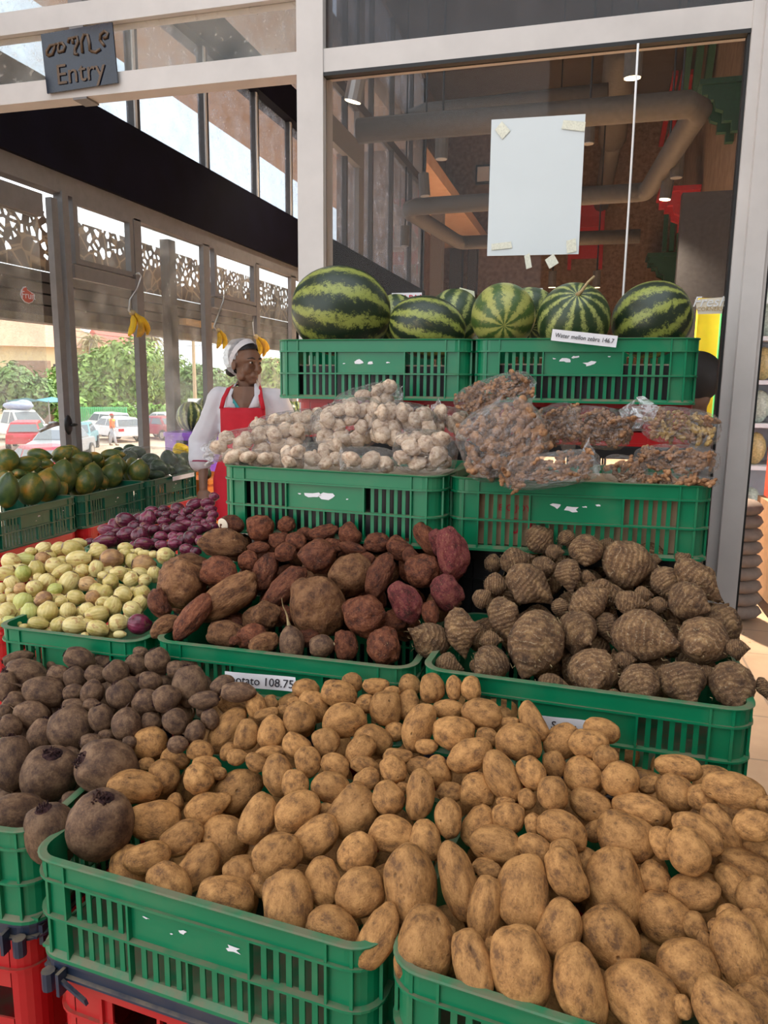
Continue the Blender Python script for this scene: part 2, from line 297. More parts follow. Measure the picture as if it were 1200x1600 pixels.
# ------------------------------------------------------------------ mesh helpers
class MB:
    def __init__(self): self.v = []; self.f = []; self.mi = []
    def add(self, vs, fs, mi=0):
        o = len(self.v); self.v += [tuple(p) for p in vs]; self.f += [tuple(i+o for i in f) for f in fs]; self.mi += [mi]*len(fs); return self
    def box(self, x0, x1, y0, y1, z0, z1, mi=0):
        return self.add([(x0,y0,z0),(x1,y0,z0),(x1,y1,z0),(x0,y1,z0),(x0,y0,z1),(x1,y0,z1),(x1,y1,z1),(x0,y1,z1)],
                        [(0,3,2,1),(4,5,6,7),(0,1,5,4),(1,2,6,5),(2,3,7,6),(3,0,4,7)], mi)
    def obox(self, c, ax, ay, az, mi=0):
        c, ax, ay, az = (Vector(q) for q in (c, ax, ay, az))
        vs = [c+sx*ax+sy*ay+sz*az for sz in (-1,1) for sx, sy in ((-1,-1),(1,-1),(1,1),(-1,1))]
        return self.add(vs, [(0,3,2,1),(4,5,6,7),(0,1,5,4),(1,2,6,5),(2,3,7,6),(3,0,4,7)], mi)
    def quad(self, a, b, c, d, mi=0): return self.add([a,b,c,d], [(0,1,2,3)], mi)
    def tube(self, path, rad, n=8, cap=True, mi=0):
        P = [Vector(p) for p in path]
        R = rad if isinstance(rad, (list, tuple)) else [rad]*len(P)
        vs = []; fs = []; up = None
        for i, p in enumerate(P):
            t = (P[min(i+1, len(P)-1)] - P[max(i-1, 0)]).normalized()
            if up is None:
                up = t.orthogonal().normalized()
            else:
                up = (up - t*up.dot(t)).normalized()
            s = t.cross(up)
            for k in range(n):
                a = 2*math.pi*k/n; vs.append(p + (up*math.cos(a) + s*math.sin(a))*R[i])
        for i in range(len(P)-1):
            for k in range(n):
                fs.append((i*n+k, i*n+(k+1) % n, (i+1)*n+(k+1) % n, (i+1)*n+k))
        if cap:
            fs.append(tuple(reversed(range(n)))); fs.append(tuple((len(P)-1)*n+k for k in range(n)))
        return self.add(vs, fs, mi)
    def lathe(self, prof, n=20, c=(0, 0, 0), sx=1.0, sy=1.0, mi=0):
        vs = []; fs = []
        for r, z in prof:
            for k in range(n):
                a = 2*math.pi*k/n; vs.append((c[0]+r*sx*math.cos(a), c[1]+r*sy*math.sin(a), c[2]+z))
        for i in range(len(prof)-1):
            for k in range(n):
                fs.append((i*n+k, i*n+(k+1) % n, (i+1)*n+(k+1) % n, (i+1)*n+k))
        fs.append(tuple(reversed(range(n)))); fs.append(tuple((len(prof)-1)*n+k for k in range(n)))
        return self.add(vs, fs, mi)
    def ell(self, c, rx, ry, rz, n=10, mi=0, rot=None):
        bm = bmesh.new(); bmesh.ops.create_icosphere(bm, subdivisions=2 if n <= 12 else 3, radius=1)
        bm.verts.ensure_lookup_table()
        vs = []
        for v in bm.verts:
            q = Vector((v.co.x*rx, v.co.y*ry, v.co.z*rz))
            if rot is not None: q = rot @ q
            vs.append(q + Vector(c))
        fs = [tuple(v.index for v in f.verts) for f in bm.faces]; bm.free()
        return self.add(vs, fs, mi)
    def mesh(self, name, mats, smooth=False):
        me = bpy.data.meshes.new(name); me.from_pydata([tuple(p) for p in self.v], [], self.f)
        for mm in (mats if isinstance(mats, (list, tuple)) else [mats]): me.materials.append(mm)
        if len(set(self.mi)) > 1: me.polygons.foreach_set('material_index', self.mi)
        if smooth: me.polygons.foreach_set('use_smooth', [True]*len(me.polygons))
        me.update(); return me

def link(name, data, parent=None, loc=None, rotz=None):
    o = bpy.data.objects.new(name, data); COL.objects.link(o)
    if parent is not None: o.parent = parent
    if loc is not None: o.location = loc
    if rotz is not None: o.rotation_euler = (0, 0, rotz)
    return o
def build(name, mb, mat, parent=None, smooth=False, loc=None):
    return link(name, mb.mesh(name, mat, smooth), parent, loc)
def tag(o, label, cat, group=None, kind=None):
    o['label'] = label; o['category'] = cat
    if group: o['group'] = group
    if kind: o['kind'] = kind
    return o
def struct(o): o['kind'] = 'structure'; return o
def thing(name, label, cat, loc=(0, 0, 0), rotz=0.0, group=None):
    o = link(name, None, None, loc, rotz); o.empty_display_size = 0.05
    return tag(o, label, cat, group)
def copy_tree(o, parent=None, keep=True):
    c = o.copy(); COL.objects.link(c)
    if parent is not None: c.parent = parent
    for ch in list(o.children): copy_tree(ch, c)
    return c
def under(ch, par):
    """hang a part one level deeper, keeping where it stands"""
    ml = par.matrix_local.inverted() @ ch.matrix_local
    ch.parent = par; ch.matrix_parent_inverse = Matrix(); ch.matrix_local = ml; return ch
def text_mesh(name, s, size, mat, extrude=0.0005, shear=0.0, align='CENTER', space=1.0):
    cu = bpy.data.curves.new('txt', 'FONT'); cu.body = s; cu.size = size; cu.extrude = extrude; cu.shear = shear; cu.space_character = space
    cu.align_x = align; cu.align_y = 'CENTER'; cu.resolution_u = 3
    ob = bpy.data.objects.new('txt', cu); COL.objects.link(ob)
    dg = bpy.context.evaluated_depsgraph_get(); dg.update()
    me = bpy.data.meshes.new_from_object(ob.evaluated_get(dg)); me.name = name
    bpy.data.objects.remove(ob); bpy.data.curves.remove(cu)
    me.materials.clear(); me.materials.append(mat); return me
def frame_from(xa, za):
    """matrix whose x axis is xa and z axis is za"""
    xa = Vector(xa).normalized(); za = Vector(za); za = (za - xa*za.dot(xa)).normalized(); ya = za.cross(xa)
    return Matrix(((xa.x, ya.x, za.x), (xa.y, ya.y, za.y), (xa.z, ya.z, za.z))).to_4x4()
ORD = ('first second third fourth fifth sixth seventh eighth ninth tenth eleventh twelfth thirteenth fourteenth fifteenth sixteenth '
       'seventeenth eighteenth nineteenth twentieth').split()

# ------------------------------------------------------------------ setting
FY = 2.60            # front face of the shop front
LX = -3.0            # inner face of the long glass wall
def sbox(name, b, mat): return struct(build(name, MB().box(*b), mat))
sbox('floor', (-3.2, 9, -3, 25, -0.12, 0.0), M['tile'])
sbox('ground', (-160, -3.2, -60, 150, -2.2, -2.0), M['earth'])
sbox('ground_yard', (-3.2, 40, -40, -3, -0.3, -0.12), M['concrete'])
sbox('wall_light_block_rear', (-0.6, 2.2, -3.4, -3.2, -0.12, 5.0), M['concrete'])  # unseen wall added behind the camera to cut frontal light
sbox('wall_light_block_side', (2.0, 2.2, -3.2, 2.5, -0.12, 5.0), M['concrete'])  # unseen wall added at the side to hold back light from the right
sbox('ground_kerb', (-3.6, -3.2, -3, 25, -2.0, -0.02), M['concrete'])
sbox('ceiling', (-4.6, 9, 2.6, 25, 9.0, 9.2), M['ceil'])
sbox('wall_far', (-4.6, 2.0, 23, 23.2, 0, 9), M['osb'])
RX = 2.0
sbox('wall_right', (RX, RX+0.25, 3.2, 23, 4.08, 9.0), M['rock'])
sbox('ceiling_mezzanine', (RX, 9, 2.7, 23, 4.0, 4.08), M['ceil'])
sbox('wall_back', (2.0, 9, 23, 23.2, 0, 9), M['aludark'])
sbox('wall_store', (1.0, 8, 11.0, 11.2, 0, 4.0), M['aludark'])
sbox('wall_east', (8.8, 9, 2.6, 25, 0, 9), M['concrete'])
sbox('wall_front_upper', (0.55, 9, FY, FY+0.2, 3.4, 9.0), M['concrete'])
for i, y in enumerate((280,)):
    pass
# front frame
pA = at_y(465, 300, FY); pB = at_y(505, 300, FY)
PX0, PX1 = pA[0], pB[0]
sbox('trim_1', (PX0, PX1, FY, FY+0.10, 0, 5.2), M['alu'])
zb0, zb1 = at_y(505, 112, FY)[2], at_y(505, 75, FY)[2]
RX0, RX1 = at_y(1163, 380, FY)[0], at_y(1194, 380, FY)[0]
RG = at_y(1146, 380, FY)[0]
sbox('trim_2', (PX1, RG, FY+0.005, FY+0.09, zb0, zb1), M['alu'])
mb = MB().box(RX0, RX1, FY-0.035, FY+0.10, 0, 5.2)
mb.box(RX1, RX1+0.012, FY-0.02, FY+0.12, 0, 5.2)
struct(build('trim_3', mb, M['alu']))
sbox('trim_4', (RG, RX0, FY-0.005, FY+0.09, 0, 5.2), M['alu'])
mb = MB().box(RG-0.008, RG, FY+0.01, FY+0.05, 0.1, zb0).box(PX1, RG, FY+0.004, FY+0.04, zb0-0.012, zb0)
mb.box(RX1+0.012, RX1+0.02, FY-0.01, FY+0.1, 0, 3.2)
struct(build('trim_5', mb, M['seal']))
sbox('window_1', (PX1, RG-0.008, FY+0.03, FY+0.038, 0.1, zb0-0.012), M['glass'])
sbox('window_2', (PX1, RG, FY+0.03, FY+0.038, zb1, 5.0), M['glassspeck'])
lz0, lz1 = at_y(231, 139.6, FY)[2], at_y(231, 105.7, FY)[2]
uz0, uz1 = at_y(0, 55, FY)[2], at_y(0, 19, FY)[2]
sbox('trim_6', (-3.2, PX0, FY+0.005, FY+0.08, lz0, lz1), M['alu'])
sbox('trim_7', (-3.2, PX0, FY+0.005, FY+0.08, uz0, uz1), M['alu'])
sbox('window_3', (-3.0, PX0, FY+0.03, FY+0.036, lz1, uz0), M['glassdirty'])
sbox('window_4', (-3.0, PX0, FY+0.03, FY+0.036, uz1, 5.0), M['glassdirty'])
xm = at_y(117, 40, FY)[0]
sbox('trim_8', (xm-0.03, xm+0.03, FY+0.006, FY+0.08, uz0-0.25, 5.0), M['alugrey'])

# long glass wall on the street side
fz0, fz1 = at_x(464, 427, LX)[2], at_x(464, 346, LX)[2]
sbox('wall_fascia', (LX-0.14, LX+0.05, 1.4, 13.4, fz0+0.05, fz1), M['navywall'])
sbox('trim_9', (LX-0.06, LX+0.02, 1.4, 13.4, fz0-0.06, fz0+0.05), M['alugrey'])
tz0, tz1 = at_x(150, 447, LX)[2], at_x(150, 420, LX)[2]
def ypx(px, py=600): return at_x(px, py, LX)[1]
mull = [(208, 226), (315, 331), (397, 405), (452, 464)]
k = 10
for a, b in mull:
    y0, y1 = ypx(a, 420), ypx(b, 420)
    y1 = max(y1, y0+0.05)
    sbox('trim_%d' % k, (LX-0.02, LX+0.02, y0, y0+(y1-y0)*.6, 0.05, fz0-0.05), M['alugrey']); k += 1
# door leaf and jamb
yj0, yj1 = ypx(88, 275), ypx(110, 275)
sbox('trim_%d' % k, (LX-0.03, LX+0.03, yj0, yj0+(yj1-yj0)*.42, 0.0, fz0-0.05), M['alugrey']); k += 1
ys0 = at_x(57, 330, LX)[1]
door = struct(build('door_1', MB().box(LX-0.02, LX+0.02, ys0+0.10, yj0-0.03, 0.02, fz0-0.1).box(LX-0.05, LX+0.02, 2.3, ys0+0.03, fz0-0.22, fz0-0.1).box(LX-0.05, LX+0.02, 2.3, ys0+0.03, 0.02, 0.2), M['alugrey']))
build('door_pane', MB().box(LX-0.02, LX-0.012, 2.3, ys0+0.02, 0.2, fz0-0.22), M['glassdirty'], door)
hp = at_x(80, 662, LX+0.03)
hm = MB().tube([(LX+0.02, hp[1], hp[2]), (LX+0.07, hp[1], hp[2]), (LX+0.075, hp[1]-0.05, hp[2]-0.005), (LX+0.075, hp[1]-0.15, hp[2]-0.03)], [0.012, 0.013, 0.013, 0.011], 10)
build('door_handle', hm, M['steel'], door, True)
lp = at_x(108, 664, LX+0.05)
build('lock', MB().ell((LX+0.045, lp[1], lp[2]), 0.014, 0.035, 0.06, rot=None).ell((LX+0.07, lp[1]+0.02, lp[2]), 0.015, 0.03, 0.01), M['black'], door, True)
# transoms + hung lights
edges = [yj1-0.03, ypx(208, 420), ypx(226, 420), ypx(315, 420), ypx(331, 420), ypx(397, 420), ypx(405, 420), ypx(452, 420)]
wi = 5
for j in range(0, 8, 2):
    y0, y1 = edges[j], edges[j+1]
    mb = MB()
    if j in (0, 4):
        mb.box(LX-0.02, LX+0.015, y0, y1, tz0+.02, tz1-.01)
        mb.box(LX-0.02, LX+0.02, y0+0.01, y0+0.05, tz1, fz0-0.06).box(LX-0.02, LX+0.02, y1-0.05, y1-0.01, tz1, fz0-0.06)
        mb.box(LX-0.02, LX+0.02, y0+0.05, y1-0.05, tz1, tz1+0.03).box(LX-0.02, LX+0.02, y0+0.05, y1-0.05, fz0-0.09, fz0-0.06)
        struct(build('trim_%d' % k, mb, M['alugrey'])); k += 1
    sbox('window_%d' % wi, (LX-0.03, LX-0.024, y0, y1, 0.2, fz0-0.06), M['glassdirty']); wi += 1
sbox('trim_%d' % k, (LX-0.06, LX+0.02, yj1, 8.0, 0.0, 0.2), M['alugrey']); k += 1
sbox('wall_end', (LX-0.1, LX, 8.05, 13.4, 0, fz0+0.05), M['aludark'])
yc0, yc1 = at_x(267, 480, LX-0.3)[1], at_x(283, 480, LX-0.3)[1]
sbox('wall_column', (LX-0.38, LX-0.30, yc0, yc0+.10, -2, fz0), M['aludark'])
# clerestory
bz0 = at_x(463, 200, LX)[2]
sbox('wall_beam', (LX-0.14, LX+0.06, 1.4, 8.2, bz0, bz0+0.30), M['navywall'])
cler = [at_x(p, q, LX)[1] for p, q in ((215, 180), (325, 250), (404, 290), (456, 320))]
for y in cler:
    sbox('trim_%d' % k, (LX-0.05, LX+0.0, y-0.05, y+0.03, fz1, bz0), M['aludark'])
    sbox('trim_%d' % (k+1), (LX-0.0, LX+0.012, y-0.045, y-0.02, fz1, bz0), M['alu']); k += 2
ys = [1.4] + cler + [8.2]
for a, b in zip(ys[:-1], ys[1:]):
    sbox('window_%d' % wi, (LX-0.04, LX-0.034, a, b, fz1, bz0), M['glassclear']); wi += 1
hz1 = at_x(644, 273, LX)[2]
for y in (8.25, 9.05, 9.55, 10.15, 11.2, 12.4, 13.4):
    wd = 0.22 if y in (9.55,) else 0.05
    sbox('trim_%d' % k, (LX-0.05, LX+0.02, y, y+wd, fz1, 6.6), M['aludark'] if wd < 0.1 else M['alugrey']); k += 1
for a, b in ((8.2, 9.6), (9.8, 11.2), (11.2, 13.4)):
    sbox('window_%d' % wi, (LX-0.04, LX-0.034, a, b, fz1, 6.6), M['glassclear']); wi += 1
sbox('trim_%d' % k, (LX-0.06, LX+0.03, 8.2, 13.4, hz1, hz1+0.12), M['aludark']); k += 1
sbox('trim_%d' % k, (LX-0.04, LX+0.04, 8.2, 9.6, at_x(515, 221, LX)[2], at_x(515, 221, LX)[2]+0.28), M['alugrey']); k += 1
sbox('wall_upper', (-4.6, -4.5, 13.45, 23, 0, 9.0), M['osb'])
sbox('wall_return', (-4.6, LX, 13.4, 13.45, 0, 9.0), M['osb'])
sbox('wall_upper_street', (LX-0.1, LX, 1.4, 13.4, 6.6, 9.0), M['ceil'])
sbox('window_%d' % wi, (LX-0.04, LX-0.034, 1.4, 8.2, bz0+0.3, 6.6), M['glassclear']); wi += 1
ez = at_x(250, 137, -6.0)[2]
sbox('roof_eave', (-6.0, LX-0.15, -3, 24, ez, ez+0.25), M['terracotta'])
# entry lobby header wall seen end-on behind the post
sbox('wall_lobby', (-1.03, -0.96, 2.75, 3.1, 0, 0.02), M['alugrey'])

# awning outside: slatted shutter housing and perforated valance
AX = -3.7
sz0, sz1 = at_x(100, 497, AX)[2], at_x(100, 430, AX)[2]
mb = MB()
n = 4
for i in range(n):
    a = sz0 + (sz1-sz0)*i/n; b = sz0 + (sz1-sz0)*(i+0.86)/n
    mb.box(AX-0.10-0.05*(i % 2), AX+0.01*i, 0.5, 11.5, a, b)
mb.box(AX-0.16, AX-0.12, 0.5, 11.5, sz0, sz1)
aw = thing('shutter_housing', 'long dark slatted roller shutter housing outside the street windows', 'shutter')
mbm = mb; build('slatted_band', mbm, plain('weathered_grey_boards', (0.13, 0.115, 0.10), 0.8, var=0.35, nscale=6), aw)
build('bottom_rail', MB().box(AX-0.12, AX+0.02, 0.5, 11.5, sz0-0.05, sz0), plain('shutter_rail', (0.22, 0.19, 0.14), 0.7, var=0.2), aw)
for yy in (0.6, 11.3):
    build('post', MB().box(AX-0.14, AX-0.06, yy, yy+0.06, -2, sz0), M['aludark'], aw)
lm, lnt, lb = nmat('perforated_bronze_valance'); tc, _ = coords(lnt, False)
v = nd(lnt, 'ShaderNodeTexVoronoi', Vector=tc, Scale=15.0, _feature='DISTANCE_TO_EDGE')
hole = math_n(lnt, 'GREATER_THAN', v.outputs[0], 0.16)
nn = noise(lnt, tc, 2.5, 3)
zc_ = nd(lnt, 'ShaderNodeSeparateXYZ', i0=tc).outputs[2]
vz1 = at_x(100, 337, AX)[2]
up_ = math_n(lnt, 'ADD', math_n(lnt, 'MULTIPLY', math_n(lnt, 'SUBTRACT', zc_, vz1), 1.6), 0.86)   # open pattern along the top edge, closed lower down
hole = math_n(lnt, 'MULTIPLY', hole, math_n(lnt, 'GREATER_THAN', math_n(lnt, 'ADD', up_, math_n(lnt, 'SUBTRACT', nn, 0.5)), 0.5))
v = nd(lnt, 'ShaderNodeTexVoronoi', Vector=tc, Scale=8.0, _feature='DISTANCE_TO_EDGE')
vein = ramp(lnt, v.outputs[0], [(0.0, (0.62, 0.46, 0.30)), (0.035, (0.62, 0.46, 0.30)), (0.06, (0.30, 0.22, 0.16)), (0.3, (0.22, 0.165, 0.13))])
lnt.links.new(vein, lb.inputs['Base Color']); lb.inputs['Roughness'].default_value = 0.6
lnt.links.new(math_n(lnt, 'SUBTRACT', 1.0, hole), lb.inputs['Alpha'])
vz1 = at_x(100, 337, AX)[2]
va = tag(build('awning_valance', MB().box(AX-0.05, AX-0.045, 0.5, 11.5, sz1+0.01, vz1), lm), 'perforated bronze valance hanging over the slatted shutter housing', 'awning')

# ------------------------------------------------------------------ street outside
def blob_tree(name, label, c, rx, ry, rz, trunk_h, n, cols, group, seed, lsz=0.26):
    t = thing(name, label, 'tree', (c[0], c[1], -2.0), 0, group)
    r = random.Random(seed); mb = MB(); cz = trunk_h + rz
    lobes = [(Vector((r.uniform(-.55, .55)*rx, r.uniform(-.55, .55)*ry, cz + r.uniform(-.45, .5)*rz)), r.uniform(.4, .62)) for _ in range(12)]
    lobes.append((Vector((0, 0, cz)), 0.8))
    for i in range(n):
        lc, ls = r.choice(lobes)
        d = Vector((r.gauss(0, 1), r.gauss(0, 1), r.gauss(0, 1))).normalized() * r.uniform(.75, 1.05)
        p = lc + Vector((d.x*rx*ls, d.y*ry*ls, d.z*rz*ls))
        if p.z < 0.1: p.z = r.uniform(0.1, 0.6)
        nn2 = (d + Vector((r.uniform(-.7, .7), r.uniform(-.7, .7), r.uniform(-.2, .9)))).normalized()
        a = nn2.orthogonal().normalized(); b = nn2.cross(a); s = lsz*r.uniform(.6, 1.3); q = r.uniform(0, 6.28)
        u = a*math.cos(q)+b*math.sin(q); v2 = nn2.cross(u)
        mb.add([p-u*s, p-v2*s*.5+nn2*s*.15, p+u*s, p+v2*s*.5+nn2*s*.15], [(0, 1, 2, 3)])
    mm, nt, bs = nmat(name+'_leaves'); tcc, _ = coords(nt, False)
    nt.links.new(ramp(nt, noise(nt, tcc, 0.9, 6), [(0.3, cols[0]), (0.7, cols[1])]), bs.inputs['Base Color']); bs.inputs['Roughness'].default_value = 0.6
    build('foliage', mb, mm, t)
    build('trunk', MB().tube([(0, 0, 0), (.1, 0, trunk_h*.6), (0, .1, cz)], [.25, .2, .08], 8).tube([(.1, 0, trunk_h*.6), (rx*.4, ry*.3, cz)], [.12, .04], 6).tube([(.1, 0, trunk_h*.6), (-rx*.4, ry*.2, cz)], [.12, .04], 6), plain('bark', (0.2, 0.15, 0.11), 0.9, var=.3), t)
    return t
def gpx(px, dist):
    d = ray(px, 600); d = Vector((d[0], d[1], 0)).normalized() * dist
    return (d.x, d.y)
G1 = ((0.12, 0.22, 0.04), (0.36, 0.50, 0.13)); G2 = ((0.08, 0.16, 0.05), (0.27, 0.40, 0.13))
TL = ['broad bushy tree with bright leaves behind the white cars', 'leafy tree partly hidden behind the street door frame',
      'rounded tree standing next to the broad bushy one', 'tree beside the utility pole and sign', 'tree glimpsed behind the aproned woman', 'low leafy tree by the brick ruin']
for i, (px, dist, rx, rz, th, n, c) in enumerate([(168, 64, 4.6, 2.75, 1.0, 9000, G1), (18, 60, 3.0, 2.2, 0.8, 5000, G2), (245, 75, 3.6, 2.5, 1.0, 5500, G1), (312, 66, 2.9, 2.0, 1.0, 5000, G2), (402, 72, 4.2, 2.3, 1.2, 5500, G1), (105, 76, 2.8, 2.0, 0.6, 3500, G1)]):
    blob_tree('leafy_tree', TL[i], gpx(px, dist), rx, rx*.8, rz, th, n, c, 'trees across the street', 30+i)
BL = ['bright green shrub along the far kerb behind the orange vest', 'green creeper shrub along the green fence', 'small shrub beside the maroon car']
for i, (px, dist, rx, rz) in enumerate([(190, 57.5, 1.9, 1.0), (108, 58.5, 1.2, 1.4), (238, 60, 2.0, 0.9)]):
    blob_tree('green_shrub', BL[i], gpx(px, dist), rx, 0.8, rz, 0.0, 1800, ((0.16, 0.36, 0.04), (0.36, 0.55, 0.12)), 'shrubs along the far kerb', 60+i, .25)
# palm with dead fronds
for i, (px, dist, h, lab) in enumerate([(148, 86, 7.6, 'palm with a skirt of dead fronds above the bushy tree'), (238, 88, 8.6, 'grey palm trunk rising behind the second window bay')]):
    p = gpx(px, dist); t = thing('palm_tree', lab, 'palm', (p[0], p[1], -2.0), 0, 'palms across the street')
    build('trunk', MB().tube([(0, 0, 0), (0, 0, h)], [.45, .40], 10), plain('palm_bark%d' % i, (0.36, 0.31, 0.27), 0.9, var=.3), t)
    mb = MB(); r = random.Random(i)
    for j in range(70):
        a = r.uniform(0, 6.28); L = r.uniform(1.4, 2.6); el = r.uniform(-1.2, 0.9); q = Vector((0, 0, h+r.uniform(-.6, .3))); pts = [q]
        for s in range(5):
            q = q + Vector((math.cos(a)*math.cos(el), math.sin(a)*math.cos(el), math.sin(el)))*L/5; el -= .35; pts.append(q)
        mb.tube(pts, [.08, .09, .08, .06, .04, .01], 4)
    build('frond_skirt', mb, plain('dry_fronds%d' % i, (0.42, 0.36, 0.2), 0.9, var=.4), t)
# house with tiled roof
hx, hy = gpx(35, 92)
hs_scale = 1.22
hs = thing('tiled_roof_house', 'pale house under a terracotta tiled roof across the street', 'house', (hx, hy, -2.0), math.radians(38))
build('wall_block', MB().box(-6.5, 6.5, -4, 4, 0, 5.7), plain('cream_wall', (0.7, 0.58, 0.36), 0.9, var=.06), hs)
rm = wall_mat('roof_tiles', (0.50, 0.24, 0.15), (0.68, 0.40, 0.28), 5)
mb = MB().add([(-7.4, -4.8, 5.6), (7.4, -4.8, 5.6), (7.4, 4.8, 5.6), (-7.4, 4.8, 5.6), (-3.8, 0, 8.3), (3.8, 0, 8.3)], [(0, 1, 5, 4), (1, 2, 5), (2, 3, 4, 5), (3, 0, 4), (3, 2, 1, 0)])
build('roof', mb, rm, hs)
hs.scale = (1.22,)*3
for j in range(3): build('window', MB().box(-4.5+j*3.6, -3.2+j*3.6, -4.05, -3.98, 2.6, 4.2), M['aludark'], hs)
rx_, ry_ = gpx(56, 68)
tag(build('brick_ruin', MB().box(-1.6, 1.6, -.4, .4, 0, 3.6).box(-1.4, 1.4, -.5, .2, 3.6, 5.0), wall_mat('brown_masonry', (0.26, 0.16, 0.12), (0.42, 0.27, 0.2), 3), None, loc=(rx_, ry_, -2)), 'brown masonry wall between the leafy trees', 'wall')
# far roofs
for px, dist, hgt, lab in ((190, 100, 9.6, 'small red gable roof poking above the bushy tree'), (420, 96, 6.4, 'red roof far behind the woman')):
    p = gpx(px, dist); t = thing('gable_house', lab, 'house', (p[0], p[1], -2.0), math.radians(60), 'houses in the distance')
    build('wall_block', MB().box(-3, 3, -2.5, 2.5, 0, hgt-1.8), M['white'], t)
    build('roof', MB().add([(-3.4, -3, hgt-1.8), (3.4, -3, hgt-1.8), (3.4, 3, hgt-1.8), (-3.4, 3, hgt-1.8), (-3.4, 0, hgt), (3.4, 0, hgt)], [(0, 1, 5, 4), (1, 2, 5), (2, 3, 4, 5), (3, 0, 4)]), plain('red_sheet_roof', (0.62, 0.16, 0.12), .6, var=.1), t)
# green fence, tarp stall, pole, sign
fx, fy = gpx(115, 55.3); f2x, f2y = gpx(195, 55.0)
fe = thing('green_fence', 'bright green railing fence in front of the bushy trees', 'fence', (fx, fy, -2))
for j in range(26):
    a = j/25; build('rail', MB().box(-.04, .04, -.04, .04, 0, 1.7), M['fencegreen'] if 'fencegreen' in M else M.setdefault('fencegreen', plain('fence_green', (0.12, 0.5, 0.2), .6)), fe).location = ((f2x-fx)*a, (f2y-fy)*a, 0)
build('bar', MB().tube([(0, 0, 1.6), (f2x-fx, f2y-fy, 1.6)], .04, 6), M['fencegreen'], fe)
build('lower_bar', MB().tube([(0, 0, .4), (f2x-fx, f2y-fy, .4)], .04, 6), M['fencegreen'], fe)
tx, ty = gpx(60, 54.5)
ts = thing('market_tarp', 'bright blue tarpaulin strung on poles beyond the pickup', 'tarp', (tx, ty, -2))
tm = MB(); N = 8
for i in range(N+1):
    for j in range(N+1):
        tm.v.append((-1.7+3.4*i/N, -1.2+2.4*j/N, 2.35-.25*math.sin(i/N*math.pi)*math.sin(j/N*math.pi)-.7*j/N*0-.5*abs(i/N-.5)))
for i in range(N):
    for j in range(N):
        a = i*(N+1)+j; tm.f.append((a, a+1, a+N+2, a+N+1)); tm.mi.append(0)
o = build('sheet', tm, plain('blue_tarp', (0.10, 0.45, 0.72), .5, var=.1), ts, True)
for sx in (-1.6, 1.6):
    for sy in (-1.1, 1.1): build('pole', MB().tube([(sx, sy, 0), (sx, sy, 2.2)], .04, 6), M['concrete'], ts)
px_, py_ = gpx(304, 57)
ut = thing('utility_pole', 'wooden utility pole behind the street windows', 'pole', (px_, py_, -2))
build('pole', MB().tube([(0, 0, 0), (0, 0, 8.0)], [.16, .1], 8), plain('pole_wood', (0.5, 0.36, 0.22), .9), ut)
build('crossarm', MB().box(-.6, .6, -.05, .05, 7.4, 7.5), plain('crossarm_wood', (0.4, 0.3, 0.22), .9), ut)
for j, dz in enumerate((7.5, 7.0)):
    a = gpx(95, 70); c2 = gpx(430, 66)
    wpath = []
    for s in range(13):
        q = s/12; wpath.append((a[0]*(1-q)+c2[0]*q, a[1]*(1-q)+c2[1]*q, dz-2+.3-0.9*math.sin(q*math.pi)))
    tag(build('overhead_wire', MB().tube(wpath, .025, 4), M['black']), ['upper overhead wire crossing the street sky', 'lower overhead wire crossing the street sky'][j], 'wire', 'wires over the street')
sx_, sy_ = gpx(313, 46)
sg = thing('street_sign', 'white and red street sign on a post near the utility pole', 'sign', (sx_, sy_, -2), math.radians(35))
build('post', MB().tube([(0, 0, 0), (0, 0, 2.4)], .04, 6), M['concrete'], sg)
build('white_board', MB().box(-.75, .75, -.03, .03, 1.5, 2.5), M['white'], sg); build('red_board', MB().box(-.75, .75, -.035, .035, .8, 1.48), M['red'], sg)

